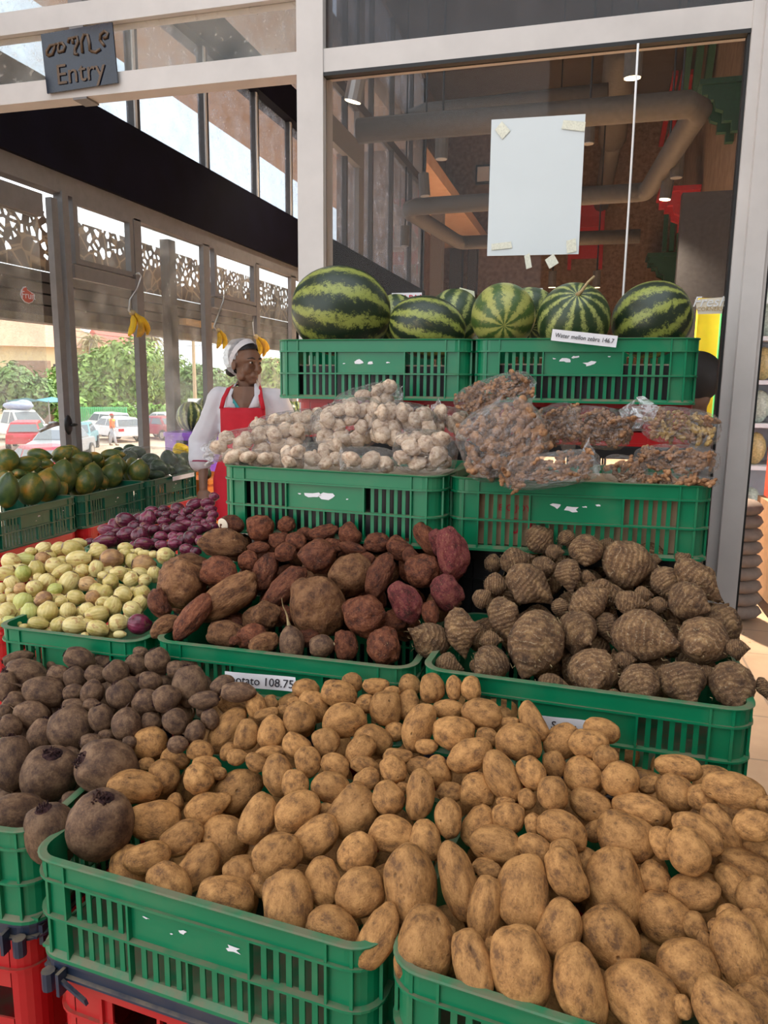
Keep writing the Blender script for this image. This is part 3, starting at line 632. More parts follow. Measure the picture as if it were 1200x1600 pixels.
# cars -------------------------------------------------------------
def car(label, px, dist, head, col, kind='hatch', scale=1.0):
    p = gpx(px, dist); t = thing('car', label, 'car', (p[0], p[1], -2.0), head, 'cars parked on the street')
    t.scale = (scale,)*3
    L = 4.2; W = 1.65
    paint = plain('car_paint', col, .3, var=.03)
    body = [(-2.1, .35), (-2.1, .75), (-2.0, .88), (-1.2, .92) if kind != 'pickup' else (-.5, .95), (1.0, .92), (1.95, .80), (2.1, .65), (2.1, .35)]
    def extr(prof, w0, w1=None, zs=None):
        w1 = w1 if w1 is not None else w0; n = len(prof); mb = MB(); zmax = max(z for _, z in prof); zmin = min(z for _, z in prof)
        vs = []
        for sg_ in (-1, 1):
            for x, z in prof:
                q = (z-zmin)/(zmax-zmin); vs.append((x, sg_*(w0*(1-q)+w1*q)/2, z))
        fs = [tuple(range(n)), tuple(reversed(range(n, 2*n)))] + [(i, n+i, n+(i+1) % n, (i+1) % n) for i in range(n)]
        return mb.add(vs, fs)
    bo = build('body', extr(body, W, W*.96), paint, t)
    bv = bo.modifiers.new('bevel', 'BEVEL'); bv.width = .06; bv.segments = 2; bv.limit_method = 'ANGLE'
    roofs = {'hatch': [(-1.95, .9), (-1.55, 1.40), (.35, 1.43), (1.15, .9)], 'sedan': [(-1.35, .9), (-.85, 1.38), (.35, 1.40), (1.15, .9)], 'wagon': [(-2.05, .9), (-1.9, 1.45), (.4, 1.47), (1.1, .9)], 'pickup': [(-.55, .95), (-.4, 1.60), (.5, 1.62), (1.2, .92)]}[kind]
    cb = build('cabin', extr(roofs, W*.95, W*.72), paint, t)
    bv = cb.modifiers.new('bevel', 'BEVEL'); bv.width = .05; bv.segments = 2
    z0, z1 = .95, roofs[1][1]-.09
    def lerp(a, b, z): return a[0]+(b[0]-a[0])*(z-a[1])/(b[1]-a[1])
    xr0, xr1 = lerp(roofs[0], roofs[1], z0)+.12, lerp(roofs[0], roofs[1], z1)+.1
    xf0, xf1 = lerp(roofs[3], roofs[2], z0)-.12, lerp(roofs[3], roofs[2], z1)-.1
    zt = roofs[1][1]; wa = lambda z: (W*.95*(1-(z-.9)/(zt-.9))+W*.72*(z-.9)/(zt-.9))/2+.012
    for sg_ in (-1, 1):
        xm0 = (xr0+xf0)/2
        build('side_window', MB().quad((xr0, sg_*wa(z0), z0), (xm0-.05, sg_*wa(z0), z0), (xm0-.05, sg_*wa(z1), z1), (xr1, sg_*wa(z1), z1)).quad((xm0+.05, sg_*wa(z0), z0), (xf0, sg_*wa(z0), z0), (xf1, sg_*wa(z1), z1), (xm0+.05, sg_*wa(z1), z1)), M['carglass'], t)
    xa, xb = lerp(roofs[3], roofs[2], z0)+.03, lerp(roofs[3], roofs[2], z1)+.03
    build('windscreen', MB().quad((xa, -.68, z0), (xa, .68, z0), (xb, .58, z1), (xb, -.58, z1)), M['carglass'], t)
    xa, xb = lerp(roofs[0], roofs[1], z0)-.03, lerp(roofs[0], roofs[1], z1)-.03
    build('rear_window', MB().quad((xa, .68, z0), (xa, -.68, z0), (xb, -.58, z1), (xb, .58, z1)), M['carglass'], t)
    for wx in (-1.3, 1.3):
        for wy in (-.78, .78):
            wm = MB(); hm_ = MB()
            for r_, mm_, hw in ((.32, wm, .10), (.19, hm_, .112)):
                vs = []; n = 20
                for sg_ in (-1, 1):
                    vs += [(wx+r_*math.cos(6.2832*i/n), wy+sg_*hw, .32+r_*math.sin(6.2832*i/n)) for i in range(n)]
                mm_.add(vs, [tuple(range(n)), tuple(reversed(range(n, 2*n)))]+[(i, n+i, n+(i+1) % n, (i+1) % n) for i in range(n)])
            wo = build('wheel', wm, M['black'], t); build('hubcap', hm_, M['steel'], wo)
    for wy in (-.6, .6):
        build('headlight', MB().box(2.02, 2.115, wy-.18, wy+.18, .62, .76), M['white'], t)
        build('tail_light', MB().box(-2.12, -2.05, wy-.16, wy+.16, .66, .82), M['redwood'], t)
    build('number_plate', MB().box(2.10, 2.125, -.25, .25, .42, .54), M['white'], t)
    build('bumper', MB().box(2.0, 2.14, -.8, .8, .33, .5), plain('bumper_grey', (.15, .15, .15), .6), t)
    return t
M['carglass'] = plain('car_glass', (0.16, 0.18, 0.20), 0.08, 0.0, .05)
H1 = math.radians
car('white hatchback parked directly behind the person in the orange vest', 176, 47, H1(150), (0.72, 0.72, 0.76), 'hatch')
car('white estate car parked beyond the white hatchback', 163, 52.3, H1(150), (0.78, 0.78, 0.8), 'wagon')
car('grey saloon car facing the shop, crossed by the door handle', 90, 36, H1(-70), (0.30, 0.31, 0.33), 'sedan', 1.05)
car('bright red hatchback seen from behind, beside the white pickup', 38, 43, H1(125), (0.55, 0.03, 0.05), 'hatch')
car('white pickup truck parked behind the red hatchback', 26, 48.5, H1(-20), (0.75, 0.74, 0.72), 'pickup', 1.1)
car('maroon saloon car by the window near the stacked watermelons', 247, 48, H1(160), (0.36, 0.06, 0.08), 'sedan')
car('teal saloon just behind the grey car', 116, 41.2, H1(-60), (0.16, 0.32, 0.36), 'sedan')
car('silver saloon parked behind the maroon car', 254, 54, H1(160), (0.62, 0.62, 0.65), 'sedan')
car('dark red car nearest the window, only its roof showing over the papayas', 60, 27, H1(150), (0.5, 0.03, 0.06), 'sedan')
bp = gpx(20, 49.2)
tag(build('tarp_bundle', MB().ell((0, 0, 0), .95, .6, .26, 14).ell((.3, .1, .1), .5, .4, .25, 14), plain('grey_blue_tarp', (0.36, 0.4, 0.55), .7, var=.2), None, True, (gpx(26, 48.5)[0], gpx(26, 48.5)[1], -2+1.78+.22)), 'grey tarpaulin bundle heaped on the white pickup', 'bundle')

# ------------------------------------------------------------------ hall seen through the glass
ZP = 4.15
pp = [at_z(560, 205, ZP), at_z(1078, 163, ZP), at_z(1092, 172, ZP), at_z(1080, 190, ZP), at_z(1016, 292, ZP), at_z(1008, 299, ZP), at_z(995, 301, ZP), at_z(650, 323, ZP), at_z(641, 326, ZP), at_z(641, 332, ZP), at_z(712, 376, ZP), at_z(720, 379, ZP), at_z(728, 379, ZP), at_z(1000, 369, ZP)]
tag(build('serpentine_duct', MB().tube([tuple(p) for p in pp], .125, 12), M['pipe'], None, True), 'grey round duct zigzagging under the hall ceiling', 'duct')
tag(build('ceiling_duct', MB().tube([tuple(at_z(975, 60, 6.5)), tuple(at_z(958, 200, 6.5)), tuple(at_z(957, 215, 6.5))], .28, 12).tube([tuple(at_z(957, 215, 6.5)), tuple(at_z(952, 250, 6.5)), tuple(at_z(930, 370, 6.5))], .2, 12), M['pipe'], None, True), 'long dark duct running away along the hall ceiling', 'duct')
tag(build('upper_duct', MB().tube([tuple(at_z(640, 185, 5.6)), tuple(at_z(665, 175, 5.6)), tuple(at_z(950, 145, 5.6))], .13, 12), M['pipe'], None, True), 'upper grey duct crossing above the zigzag duct', 'duct')
lampglow = emit('spot_glow', (1.0, 0.82, 0.5), 9.0)
spots = [(557, 130, 6.5, 1, (-.25, .1, -.9), 'lit silver spotlight nearest the lobby windows'), (990, 92, 7.0, 1, (0, .1, -1), 'lit spotlight beside the hanging white cord'),
         (690, 228, 9, 0, (0, 0, -1), 'unlit spotlight hanging over the poster side of the duct'), (663, 290, 11, 0, (.1, 0, -1), 'small unlit spotlight below the duct bend'),
         (1058, 258, 10, 0, (0, 0, -1), 'unlit spotlight over the red bracket'), (1042, 293, 10.5, 1, (-.1, 0, -1), 'spotlight hanging lowest beside the red bracket'),
         (920, 205, 10, 0, (0, 0, -1), 'unlit spotlight at the poster top edge'), (632, 370, 12, 0, (0, 0, -1), 'unlit spotlight under the lower duct bend'),
         (863, 437, 15, 1, (0, .1, -1), 'tiny lit spotlight above the pale watermelon'), (932, 437, 15, 1, (0, .1, -1), 'tiny lit spotlight above the stemmed watermelon')]
for px, py, Y, lit, d, lab in spots:
    c = Vector(at_y(px, py, Y)); d = Vector(d).normalized()
    t = thing('spotlight', lab, 'spotlight', c, 0, 'hall ceiling spotlights')
    mb = MB().tube([tuple(-d*.16), tuple(d*.14)], .075, 12)
    build('housing', mb, M['steel'] if px == 557 else M['pipe'], t, False)
    build('bracket', MB().tube([tuple(-d*.12), (0, .05, .25), (0, .05, 9.0-c.z)], .014, 6), M['black'], t)
    build('lens', MB().tube([tuple(d*.14), tuple(d*.146)], .066, 12), lampglow if lit else M['steel'], t)
    if lit:
        la = bpy.data.lights.new('spot_lamp', 'SPOT'); la.energy = {557: 60, 990: 3000, 1042: 250}.get(px, 2200); la.spot_size = 2.2; la.spot_blend = .8; la.color = (1, .86, .68); la.shadow_soft_size = .06
        lo = link('spot_lamp', la, t, d*.17); lo.rotation_euler = (-d).to_track_quat('Z', 'Y').to_euler()
c = at_y(755, 272, 22.89)
fl = thing('floodlight', 'small square floodlight on the brown wall beside the poster', 'floodlight', c)
build('housing', MB().box(-.22, .22, 0, .12, -.26, .26), M['black'], fl); build('lens', MB().box(-.17, .17, -.02, 0, -.2, .2), M['paper'], fl)
def corbel(label, px, py, mat, s):
    c = at_x(px, py, RX-.03)
    t = thing('stepped_bracket', label, 'bracket', c, 0, 'painted brackets on the hall wall')
    prof = [(0, 0), (-.95, 0), (-.95, -.22), (-.8, -.22), (-.8, -.34), (-.66, -.34), (-.6, -.55), (-.42, -.62), (-.42, -.85), (-.2, -.85), (-.2, -1.1), (0, -1.1)]
    mb = MB(); n = len(prof)
    for yy in (0, .9):
        vs = [(x*s, (yy+q)*s, z*s) for q in (0, .22) for x, z in prof]
        mb = MB().add(vs, [tuple(range(n)), tuple(reversed(range(n, 2*n)))]+[(i, n+i, n+(i+1) % n, (i+1) % n) for i in range(n)])
        build('stepped_cheek', mb, mat, t)
    build('cap', MB().box(-1.02*s, 0, -.1*s, 1.25*s, 0, .12*s), mat, t)
corbel('dark green stepped bracket high on the hall wall by the frame', 1163, 128, M['greenwood'], .62)
corbel('red stepped bracket on the hall wall under the duct', 1095, 297, M['redwood'], .8)
corbel('small dark green stepped bracket lower on the hall wall', 1060, 400, M['greenwood'], .75)
def beam(name, label, a, b, s, mat, X, cat='beam'):
    A, B = at_x(*a, X), at_x(*b, X)
    t = thing(name, label, cat, A); d = B-A
    for off in (0, .16*s, .32*s):
        build('strip', MB().tube([(off-.3*s, 0, 0), tuple(d+np.array((off-.3*s, 0, 0)))], .07*s, 4), mat, t)
beam('green_timber_beam', 'green timber beam running up past the duct elbow', (1112, 60), (1098, 165), 1.3, M['greenwood'], 1.85)
beam('red_timber_beam', 'red timber beam running behind the duct elbow', (1082, 112), (1052, 235), 1.2, M['redwood'], 1.8)
beam('slim_green_beam', 'slim green timber beam near the small green bracket', (1062, 330), (1058, 392), 1.0, M['greenwood'], 1.8)
c0, c1 = at_y(898, 290, 22.5), at_y(936, 400, 22.5)
rp = thing('red_wall_panel', 'red panelled shutter on the far hall wall, behind the poster', 'panel', ((c0[0]+c1[0])/2, 22.9, c1[2]))
hw, hh = (c1[0]-c0[0])/2, c0[2]-c1[2]
build('board', MB().box(-hw, hw, -.05, .05, 0, hh), M['redwood'], rp)
build('frame', MB().box(-hw-.1, -hw, -.1, .05, -.3, hh+.2).box(hw, hw+.1, -.1, .05, -.3, hh+.2).box(-hw, hw, -.1, .05, hh*.45, hh*.55), M['redwood'], rp)
for px0, px1, py0, py1 in ((705, 722, 390, 445), (733, 745, 388, 450)):
    a, b = at_y(px0, py0, 22.8), at_y(px1, py1, 22.8)
    tag(build('hall_cabinet', MB().box(a[0], b[0], 22.6, 22.95, 0, a[2]), M['aludark']), 'tall dark cabinet against the far hall wall' if px0 == 705 else 'narrow dark cabinet against the far hall wall', 'cabinet', 'cabinets on the far hall wall')
sbox('wall_far_pillar', (at_y(672, 400, 17)[0], at_y(690, 400, 17)[0], 17, 17.3, 0, 6.0), M['alugrey'])

# things on the glass
def panel_px(name, label, cat, corners, Y, mat, thick=0.002, kids=None):
    P = [Vector(at_y(px, py, Y)) for px, py in corners]
    c = sum(P, Vector())/4; t = thing(name, label, cat, c)
    Q = [p-c for p in P]; dv = Vector((0, thick, 0))
    build('sheet', MB().add([*Q, *[q+dv for q in Q]], [(0, 1, 2, 3), (7, 6, 5, 4), (0, 4, 5, 1), (1, 5, 6, 2), (2, 6, 7, 3), (3, 7, 4, 0)]), mat, t)
    return t, c
pt, pc = panel_px('paper_poster', 'blank white poster taped inside the big window', 'poster', [(768, 187), (915, 178), (904, 397), (761, 400)], FY+0.022, plain('blank_poster', (0.66, 0.72, 0.74), .6, var=.03, nscale=3))
for i, (px, py, w_, h_, a) in enumerate([(785, 203, 14, 18, .7), (897, 196, 30, 12, -.2), (784, 384, 28, 9, .05), (893, 384, 13, 18, .1), (825, 408, 8, 20, .2), (862, 408, 14, 15, .5)]):
    q = Vector(at_y(px, py, FY+0.019)) - pc; s = 2.85/F/2; ca, sa = math.cos(a), math.sin(a)
    v = [(q.x+(ca*ux*w_-sa*uz*h_)*s, q.y, q.z+(sa*ux*w_+ca*uz*h_)*s) for ux, uz in ((-1, -1), (1, -.9), (.9, 1), (-1, .8))]
    build('tape_strip', MB().add(v+[(x, y+.0015, z) for x, y, z in v], [(0, 1, 2, 3), (7, 6, 5, 4)]), M['tape'], pt)
cd = [tuple(at_y(997, 68, FY-.01)), tuple(at_y(990, 200, FY-.01)), tuple(at_y(982, 330, FY-.01)), tuple(at_y(973, 470, FY-.01)), tuple(at_y(970, 540, FY-.01))]
tag(build('hanging_cord', MB().tube(cd, .0035, 6), M['white'], None, True), 'white cord hanging down in front of the big window', 'cord')
# entry sign
sgn, sc_ = panel_px('entry_sign', 'glossy dark sign reading Entry fixed across the lobby frame', 'sign', [(63.5, 53.5), (175, 34), (184, 129), (73.5, 146)], FY-0.012, None or plain('glossy_blue_sign', (0.010, 0.014, 0.028), .08, .0, .3, .5), .006)
sx_ax = (Vector(at_y(175, 34, FY))-Vector(at_y(63.5, 53.5, FY))).normalized()
gold = plain('engraved_brown', (0.11, 0.065, 0.035), .4, var=.2)
def stroke(pts, r=.0055):
    P = [Vector(at_y(50+x/7.5, 20+y/7.5, FY-0.014))-sc_ for x, y in pts]
    return MB().tube([tuple(p) for p in P], r, 6)
strokes = [[(180, 500), (175, 450), (215, 385), (275, 372), (262, 420), (238, 488), (185, 503)], [(275, 372), (320, 362), (305, 410), (310, 462), (372, 445), (385, 395), (355, 355), (318, 362)],
           [(425, 355), (432, 305), (530, 282), (540, 345), (505, 420), (500, 485), (538, 488)], [(470, 300), (482, 362)],
           [(592, 470), (578, 340), (610, 255), (650, 258), (672, 350), (680, 448)], [(690, 450), (745, 462), (800, 425)], [(800, 330), (803, 255), (850, 215), (888, 240), (880, 285), (838, 300)], [(803, 330), (850, 390)]]
mb = MB()
for st in strokes:
    q = stroke(st); mb.add(q.v, q.f)
build('amharic_lettering', mb, gold, sgn, True)
tm = text_mesh('english_lettering', 'Entry', .098, gold, .001)
o = link('english_lettering', tm, sgn); q = Vector(at_y(50+565/7.5, 20+700/7.5, FY-0.0155))-sc_
o.matrix_local = Matrix.Translation(q) @ frame_from(sx_ax, (0, -1, 0))
# little signs behind the melons
def text_on(t, s, size, mat, px, py, Y, c, name='lettering', right=(1, 0, 0), shear=0.0):
    o = link(name, text_mesh(name, s, size, mat, .0004, shear), t)
    o.matrix_local = Matrix.Translation(Vector(at_y(px, py, Y))-c) @ frame_from(right, (0, -1, 0)); return o
a1, c1_ = panel_px('paper_notice', 'white paper notice with pink lettering standing behind the melons', 'notice', [(612, 458), (659, 457), (659, 560), (612, 560)], FY-0.02, M['paper'])
text_on(a1, 'FARM', .034, M['redink'], 640, 467, FY-.022, c1_)
fc, c2_ = panel_px('shop_decal', 'cream rounded shop decal on the window above the crate end', 'decal', [(1086, 468), (1133, 464), (1128, 490), (1090, 491)], FY+0.022, plain('cream_decal', (.74, .66, .52), .6, var=.03))
text_on(fc, 'Fresh', .045, M['white'], 1108, 472, FY+.02, c2_, shear=.3); text_on(fc, 'CORNERS', .017, plain('tan_ink', (.5, .35, .15), .6), 1109, 483, FY+.02, c2_, 'small_lettering')
lf, c3_ = panel_px('paper_leaf_sign', 'pale leaf shaped paper sign behind the watermelons', 'sign', [(718, 449), (741, 455), (752, 560), (722, 560)], FY-.03, plain('pale_leaf', (.66, .68, .5), .7, var=.05))
ws, c4_ = panel_px('white_card', 'white card propped behind the stemmed watermelon', 'card', [(828, 451), (848, 450), (848, 560), (828, 560)], FY-.03, M['paper'])
# fruit decal on street door
dY = at_x(43, 462, LX-.01); t = thing('fruit_decal', 'red peach shaped decal on the street door glass', 'decal', dY)
def lp_(px, py): return Vector(at_x(px, py, LX-.01))-Vector(dY)
out = [(34, 455), (37, 450), (41, 449), (42, 453), (48, 457), (53, 460), (53, 466), (50, 471), (45, 473), (39, 471), (35, 466), (33, 460)]
for nm, sc2, off, mat in (('white_edge', 1.14, 0, M['paper']), ('red_disc', 1.0, .002, plain('faded_red', (.62, .16, .12), .6))):
    v = [lp_(43+(x-43)*sc2, 462+(y-462)*sc2)+Vector((off, 0, 0)) for x, y in out]; n = len(v)
    build(nm, MB().add(v+[q-Vector((.0015, 0, 0)) for q in v], [tuple(range(n)), tuple(reversed(range(n, 2*n)))]), mat, t)
tmx = text_mesh('lettering', 'Fruit', .055, M['paper'], .0004); o = link('lettering', tmx, t); o.matrix_local = Matrix.Translation(Vector((.006, 0, 0))) @ frame_from((0, 1, 0), (1, 0, 0))

# store behind the right-hand door
yp = [at_y(1092, 470, 6.5), at_y(1136, 590, 6.5)]
tag(build('yellow_partition', MB().box(yp[0][0], yp[1][0]+.2, 6.5, 6.6, 0, yp[0][2]+.02), M['yellow']), 'yellow panel in the store behind the window end', 'panel')
tag(build('green_store_post', MB().box(at_y(1128, 480, 6.3)[0], at_y(1138, 480, 6.3)[0], 6.3, 6.36, 0, at_y(1130, 475, 6.3)[2]), plain('bright_green_post', (.05, .4, .12), .5)), 'slim green post in front of the yellow panel', 'post')
SX = at_x(1172, 700, 1.35)
sh = thing('store_shelf', 'store shelving unit full of bagged groceries seen past the frame', 'shelf', (1.48, 6.0, 0))
build('upright', MB().box(-.42, -.38, -.2, .3, 0, 2.3).box(.9, .94, -.2, .3, 0, 2.3), M['white'], sh); build('back_panel', MB().box(-.4, .92, .26, .3, 0, 2.3), M['paper'], sh)
pk_cols = [(.55, .6, .5), (.75, .72, .65), (.25, .35, .15), (.6, .45, .2), (.7, .7, .75), (.35, .3, .2)]
pkm = [plain('packet%d' % i, c, .3, var=.3, nscale=60) for i, c in enumerate(pk_cols)]
zz = [.55, .95, 1.25, 1.55, 1.85]
for j, z in enumerate(zz):
    build('shelf_board', MB().box(-.4, .92, -.2, .28, z-.03, z), M['paper'], sh)
    for i in range(8):
        o = build('grocery_packet', MB().ell((0, 0, .115), .075, .055, .12, 12), pkm[(i*2+j*3) % 6], None, True, (1.48-.32+i*.155, 5.93, z))
        tag(o, 'plump clear bag of groceries on the %s store shelf' % ['lowest', 'second', 'middle', 'fourth', 'top'][j], 'packet', 'bagged groceries on the %s store shelf' % ['lowest', 'second', 'middle', 'fourth', 'top'][j])
build('green_strip', MB().box(-.4, .92, -.23, -.2, .40, .55), plain('lime_strip', (.25, .5, .08), .5), sh)
qp = at_z(1166, 862, 0); 
qm = MB()
for i in range(9):
    qm.ell((0, 0, .06+i*.085), .17-.006*i, .15, .06, 12)
tag(build('quilted_sack', qm, plain('quilted_brown', (.17, .125, .10), .8, var=.15), None, True, (at_y(1160, 800, 5.2)[0], 5.2, 0)), 'brown quilted sack standing just inside the store door', 'sack')
rq = at_y(1197, 735, 5.0)
tag(build('red_bag', MB().box(-.08, .25, -.1, .1, -.16, .16), M['red'], None, False, (rq[0]+.09, 4.95, rq[2])), 'red bag hanging on the trolley inside the store', 'bag')
tr = thing('wooden_trolley', 'wooden sided trolley on castors inside the store', 'trolley', (rq[0]+.25, 5.25, 0))
build('side_board', MB().box(-.13, -.09, -.1, .5, .12, .75), plain('trolley_wood', (.3, .16, .08), .6, var=.2), tr); build('tray', MB().box(-.1, .5, -.1, .5, .12, .5), M['white'], tr)
build('castor', MB().ell((-.05, -.02, .05), .03, .05, .05), M['black'], tr); build('castor', MB().ell((.4, -.02, .05), .03, .05, .05), M['black'], tr)
build('handle', MB().tube([(.1, -.12, .5), (.1, -.12, .98), (.25, -.12, .98)], .012, 6), M['steel'], tr)

# ------------------------------------------------------------------ crates
def rrect(L, W, r, n=6):
    pts = []
    for cx, cy, a0 in ((L/2-r, W/2-r, 0), (-L/2+r, W/2-r, 90), (-L/2+r, -W/2+r, 180), (L/2-r, -W/2+r, 270)):
        for i in range(n+1):
            a = math.radians(a0+90*i/n); pts.append((cx+r*math.cos(a), cy+r*math.sin(a), math.cos(a), math.sin(a)))
    return pts
def ring(L, W, r, prof):
    """sweep a closed profile (outward offset, z) round a rounded rectangle"""
    P = rrect(L, W, r); n = len(P); m_ = len(prof); mb = MB()
    mb.v = [(x+nx*o, y+ny*o, z) for x, y, nx, ny in P for o, z in prof]
    for i in range(n):
        for j in range(m_):
            a, b = i*m_+j, i*m_+(j+1) % m_; c, d = ((i+1) % n)*m_+(j+1) % m_, ((i+1) % n)*m_+j
            mb.f.append((a, d, c, b)); mb.mi.append(0)
    return mb
CL, CW, CH = 0.60, 0.40, 0.175
def make_crate(name, mat):
    t = link(name, None); t.empty_display_size = .05
    ins = .009
    H = CH
    build('rim', ring(CL-2*ins, CW-2*ins, .04, [(0, H-.037), (.009, H-.037), (.009, H-.033), (.004, H-.033), (.004, H-.005), (.009, H-.004), (.010, H-.001), (.007, H), (-.004, H), (-.004, H-.037)]), mat, t)
    build('mid_rib', ring(CL-2*ins, CW-2*ins, .04, [(0, .073), (.009, .073), (.009, .077), (0, .078), (-.004, .078), (-.004, .073)]), mat, t)
    build('bottom_rib', ring(CL-2*ins, CW-2*ins, .04, [(0, 0), (.009, 0), (.009, .006), (0, .012), (-.004, .012), (-.004, 0)]), mat, t)
    def panel(half, cor, pan, seg):
        """flat side lying along x at y=0, outside is -y; half: half length of the flat run"""
        mb = MB()
        mb.box(-half, -cor, 0, .004, .012, H-.037).box(cor, half, 0, .004, .012, H-.037)
        mb.box(-pan, pan, 0, .004, .078, H-.037)
        def slots(u0, u1, z0, z1):
            n = max(2, int(round((u1-u0)/.0205))); p = (u1-u0)/n
            for i in range(n-1):
                c = u0+p*(i+1); mb.box(c-.0045, c+.0045, .0005, .0035, z0, z1)
        slots(-cor, -pan, .078, H-.037); slots(pan, cor, .078, H-.037)
        e = [-cor]+seg+[cor]
        for a, b in zip(e[:-1], e[1:]): slots(a, b, .012, .073)
        for u, z0, z1 in [(-cor, .0, H), (cor, .0, H), (-pan, .006, H-.035), (pan, .006, H-.035)]+[(s, .006, .075) for s in seg if abs(s) < pan-1e-4]:
            mb.box(u-.002, u+.002, -.008, .003, z0+.001, z1-.002)
        return mb
    lp_ = panel(.26, .225, .105, [-.105, 0, .105]).mesh('side_panel', mat)
    sp_ = panel(.16, .125, .06, [-.06, .06]).mesh('end_panel', mat)
    for y, a in ((-CW/2+ins, 0), (CW/2-ins, math.pi)): link('side_panel', lp_, t, (0, y, 0), a)
    for x, a in ((-CL/2+ins, -math.pi/2), (CL/2-ins, math.pi/2)): link('end_panel', sp_, t, (x, 0, 0), a)
    r = .04; cm = MB(); n = 6
    vs = []
    for i in range(n+1):
        a = math.pi/2*i/n
        for rr in (r, r-.004):
            vs += [(rr*math.cos(a), rr*math.sin(a), .010), (rr*math.cos(a), rr*math.sin(a), H-.034)]
    fs = []
    for i in range(n):
        a = i*4; b = a+4; fs += [(a, b, b+1, a+1), (a+2, a+3, b+3, b+2), (a+1, b+1, b+3, a+3), (a, a+2, b+2, b)]
    cm.add(vs, fs)
    for aa in (math.pi*.08, math.pi*.42):
        x, y = math.cos(aa), math.sin(aa); cm.tube([(x*(r+.004), y*(r+.004), .004), (x*(r+.004), y*(r+.004), H-.004)], .0035, 4)
    cme = cm.mesh('corner_post', mat)
    for sx, sy, a in ((1, 1, 0), (-1, 1, 90), (-1, -1, 180), (1, -1, 270)):
        link('corner_post', cme, t, (sx*(CL/2-ins-r), sy*(CW/2-ins-r), 0), math.radians(a))
    bm = MB().box(-CL/2+.012, CL/2-.012, -CW/2+.012, CW/2-.012, .004, .010)
    build('base', bm, mat, t)
    o = link('lettering', text_mesh('lettering', 'STYROPACK MADE IN UAE', .022, mat, .0009, space=1.35), t)
    o.matrix_local = Matrix.Translation((-.01, -CW/2+.0045, H-.019)) @ frame_from((1, 0, 0), (0, -1, 0)); under(o, [c for c in t.children if c.name.startswith('rim')][0])
    return t
gproto = make_crate('green_crate', M['green']); dproto = make_crate('dark_green_crate', M['dgreen'])
used = set()
def place_crate(proto, label, x, y, z, rz, group=None, sz=1.0):
    o = proto if proto.name not in used else copy_tree(proto)
    used.add(o.name)
    o.location = (x, y, z); o.rotation_euler = (0, 0, rz); o.scale = (1, 1, sz)
    return tag(o, label, 'crate', group)
def scraps(t, spots, seed):
    r = random.Random(seed)
    for u, z, s in spots:
        n = 9; v = []
        for i in range(n):
            a = 6.283*i/n; q = s*r.uniform(.35, 1.1); v.append((u+q*1.7*math.cos(a), -CW/2+.0078, z+q*.7*math.sin(a)))
        o = build('label_scrap', MB().add(v+[(a, b+.0014, c) for a, b, c in v], [tuple(range(n)), tuple(reversed(range(n, 2*n)))]), M['paper'], t)
        under(o, [c for c in t.children if c.name.startswith('side_panel') and c.location.y < 0][0])
d2 = math.radians
c_front = place_crate(gproto, 'green crate holding potatoes in front of the beets, its whole long side showing', -.514, 1.064, .581, d2(-4.94), 'green produce crates')
A2 = at_z(592, 1505, .756); ang2 = d2(-6.8)
c_front2 = place_crate(gproto, 'green potato crate cut by the lower picture edge, beside the full length one', A2[0]+.3*math.cos(ang2)-.2*math.sin(ang2)+.005, A2[1]+.3*math.sin(ang2)+.2*math.cos(ang2), .581, ang2)
c_side = place_crate(gproto, 'green crate with beets, only its rounded corner in view', -1.165, 1.115, .581, d2(4))
c_right = place_crate(gproto, 'green crate hidden under potatoes at the picture edge', .735, 1.06, .581, d2(3))
c_yam = place_crate(gproto, 'green crate heaped with red brown yams, potato price strip on it', -.613, 1.587, .76, d2(-.1))
c_taro = place_crate(gproto, 'green crate heaped with ringed taro, below the ginger bags', .015, 1.538, .779, d2(-2.8))
c_onion = place_crate(gproto, 'green crate heaped with white onions, set end on', -1.145, 1.70, .745, d2(-90-.8))
c_ronion = place_crate(gproto, 'green crate buried under the red onions', -1.30, 2.24, .78, d2(-2))
c_garlic = place_crate(gproto, 'green crate under the bagged garlic', -.607, 1.917, 1.113, d2(-4.7))
c_ginger = place_crate(gproto, 'green crate under the bagged ginger', -.034, 1.96, 1.108, d2(3.7))
c_mel1 = place_crate(gproto, 'green crate holding the largest watermelon', -.632, 2.335, 1.452, 0)
c_mel2 = place_crate(gproto, 'green crate with the watermelon price strip', -.030, 2.335, 1.452, 0)
scraps(c_front, [(-.01, .115, .006), (.075, .112, .010), (-.075, .120, .004), (-.03, .106, .003)], 1)
scraps(c_garlic, [(-.035, .112, .014), (.005, .113, .016), (-.07, .113, .004), (.06, .107, .003)], 2)
scraps(c_ginger, [(-.045, .115, .011), (-.01, .108, .012), (.02, .115, .004), (.05, .12, .004)], 3)
scraps(c_mel1, [(-.035, .112, .013), (.0, .108, .008), (.055, .108, .004), (-.08, .105, .003)], 4)
scraps(c_mel2, [(-.045, .115, .010), (-.02, .124, .008), (.02, .106, .013), (-.075, .12, .003), (.07, .125, .003)], 5)
for c in (c_front, c_front2, c_side, c_right, c_onion, c_ronion, c_garlic, c_ginger):   # no embossed words on these sides
    for r_ in list(c.children):
        for g in list(r_.children):
            if g.name.startswith('lettering'): bpy.data.objects.remove(g)
# papaya row along the street window
ph = d2(90)
for i, (lab, x, y) in enumerate([('dark green crate full of papayas, cut by the picture edge', -2.68, 2.905), ('dark green crate full of papayas, beside the bagged squash crate', -2.675, 3.515), ('dark green crate of bagged dark squash near the woman', -2.68, 4.125)]):
    c = place_crate(dproto, lab, x, y, .745, ph)
    if i == 0: scraps(c, [(.02, .12, .008), (.0, .10, .004), (.19, .118, .003)], 9)

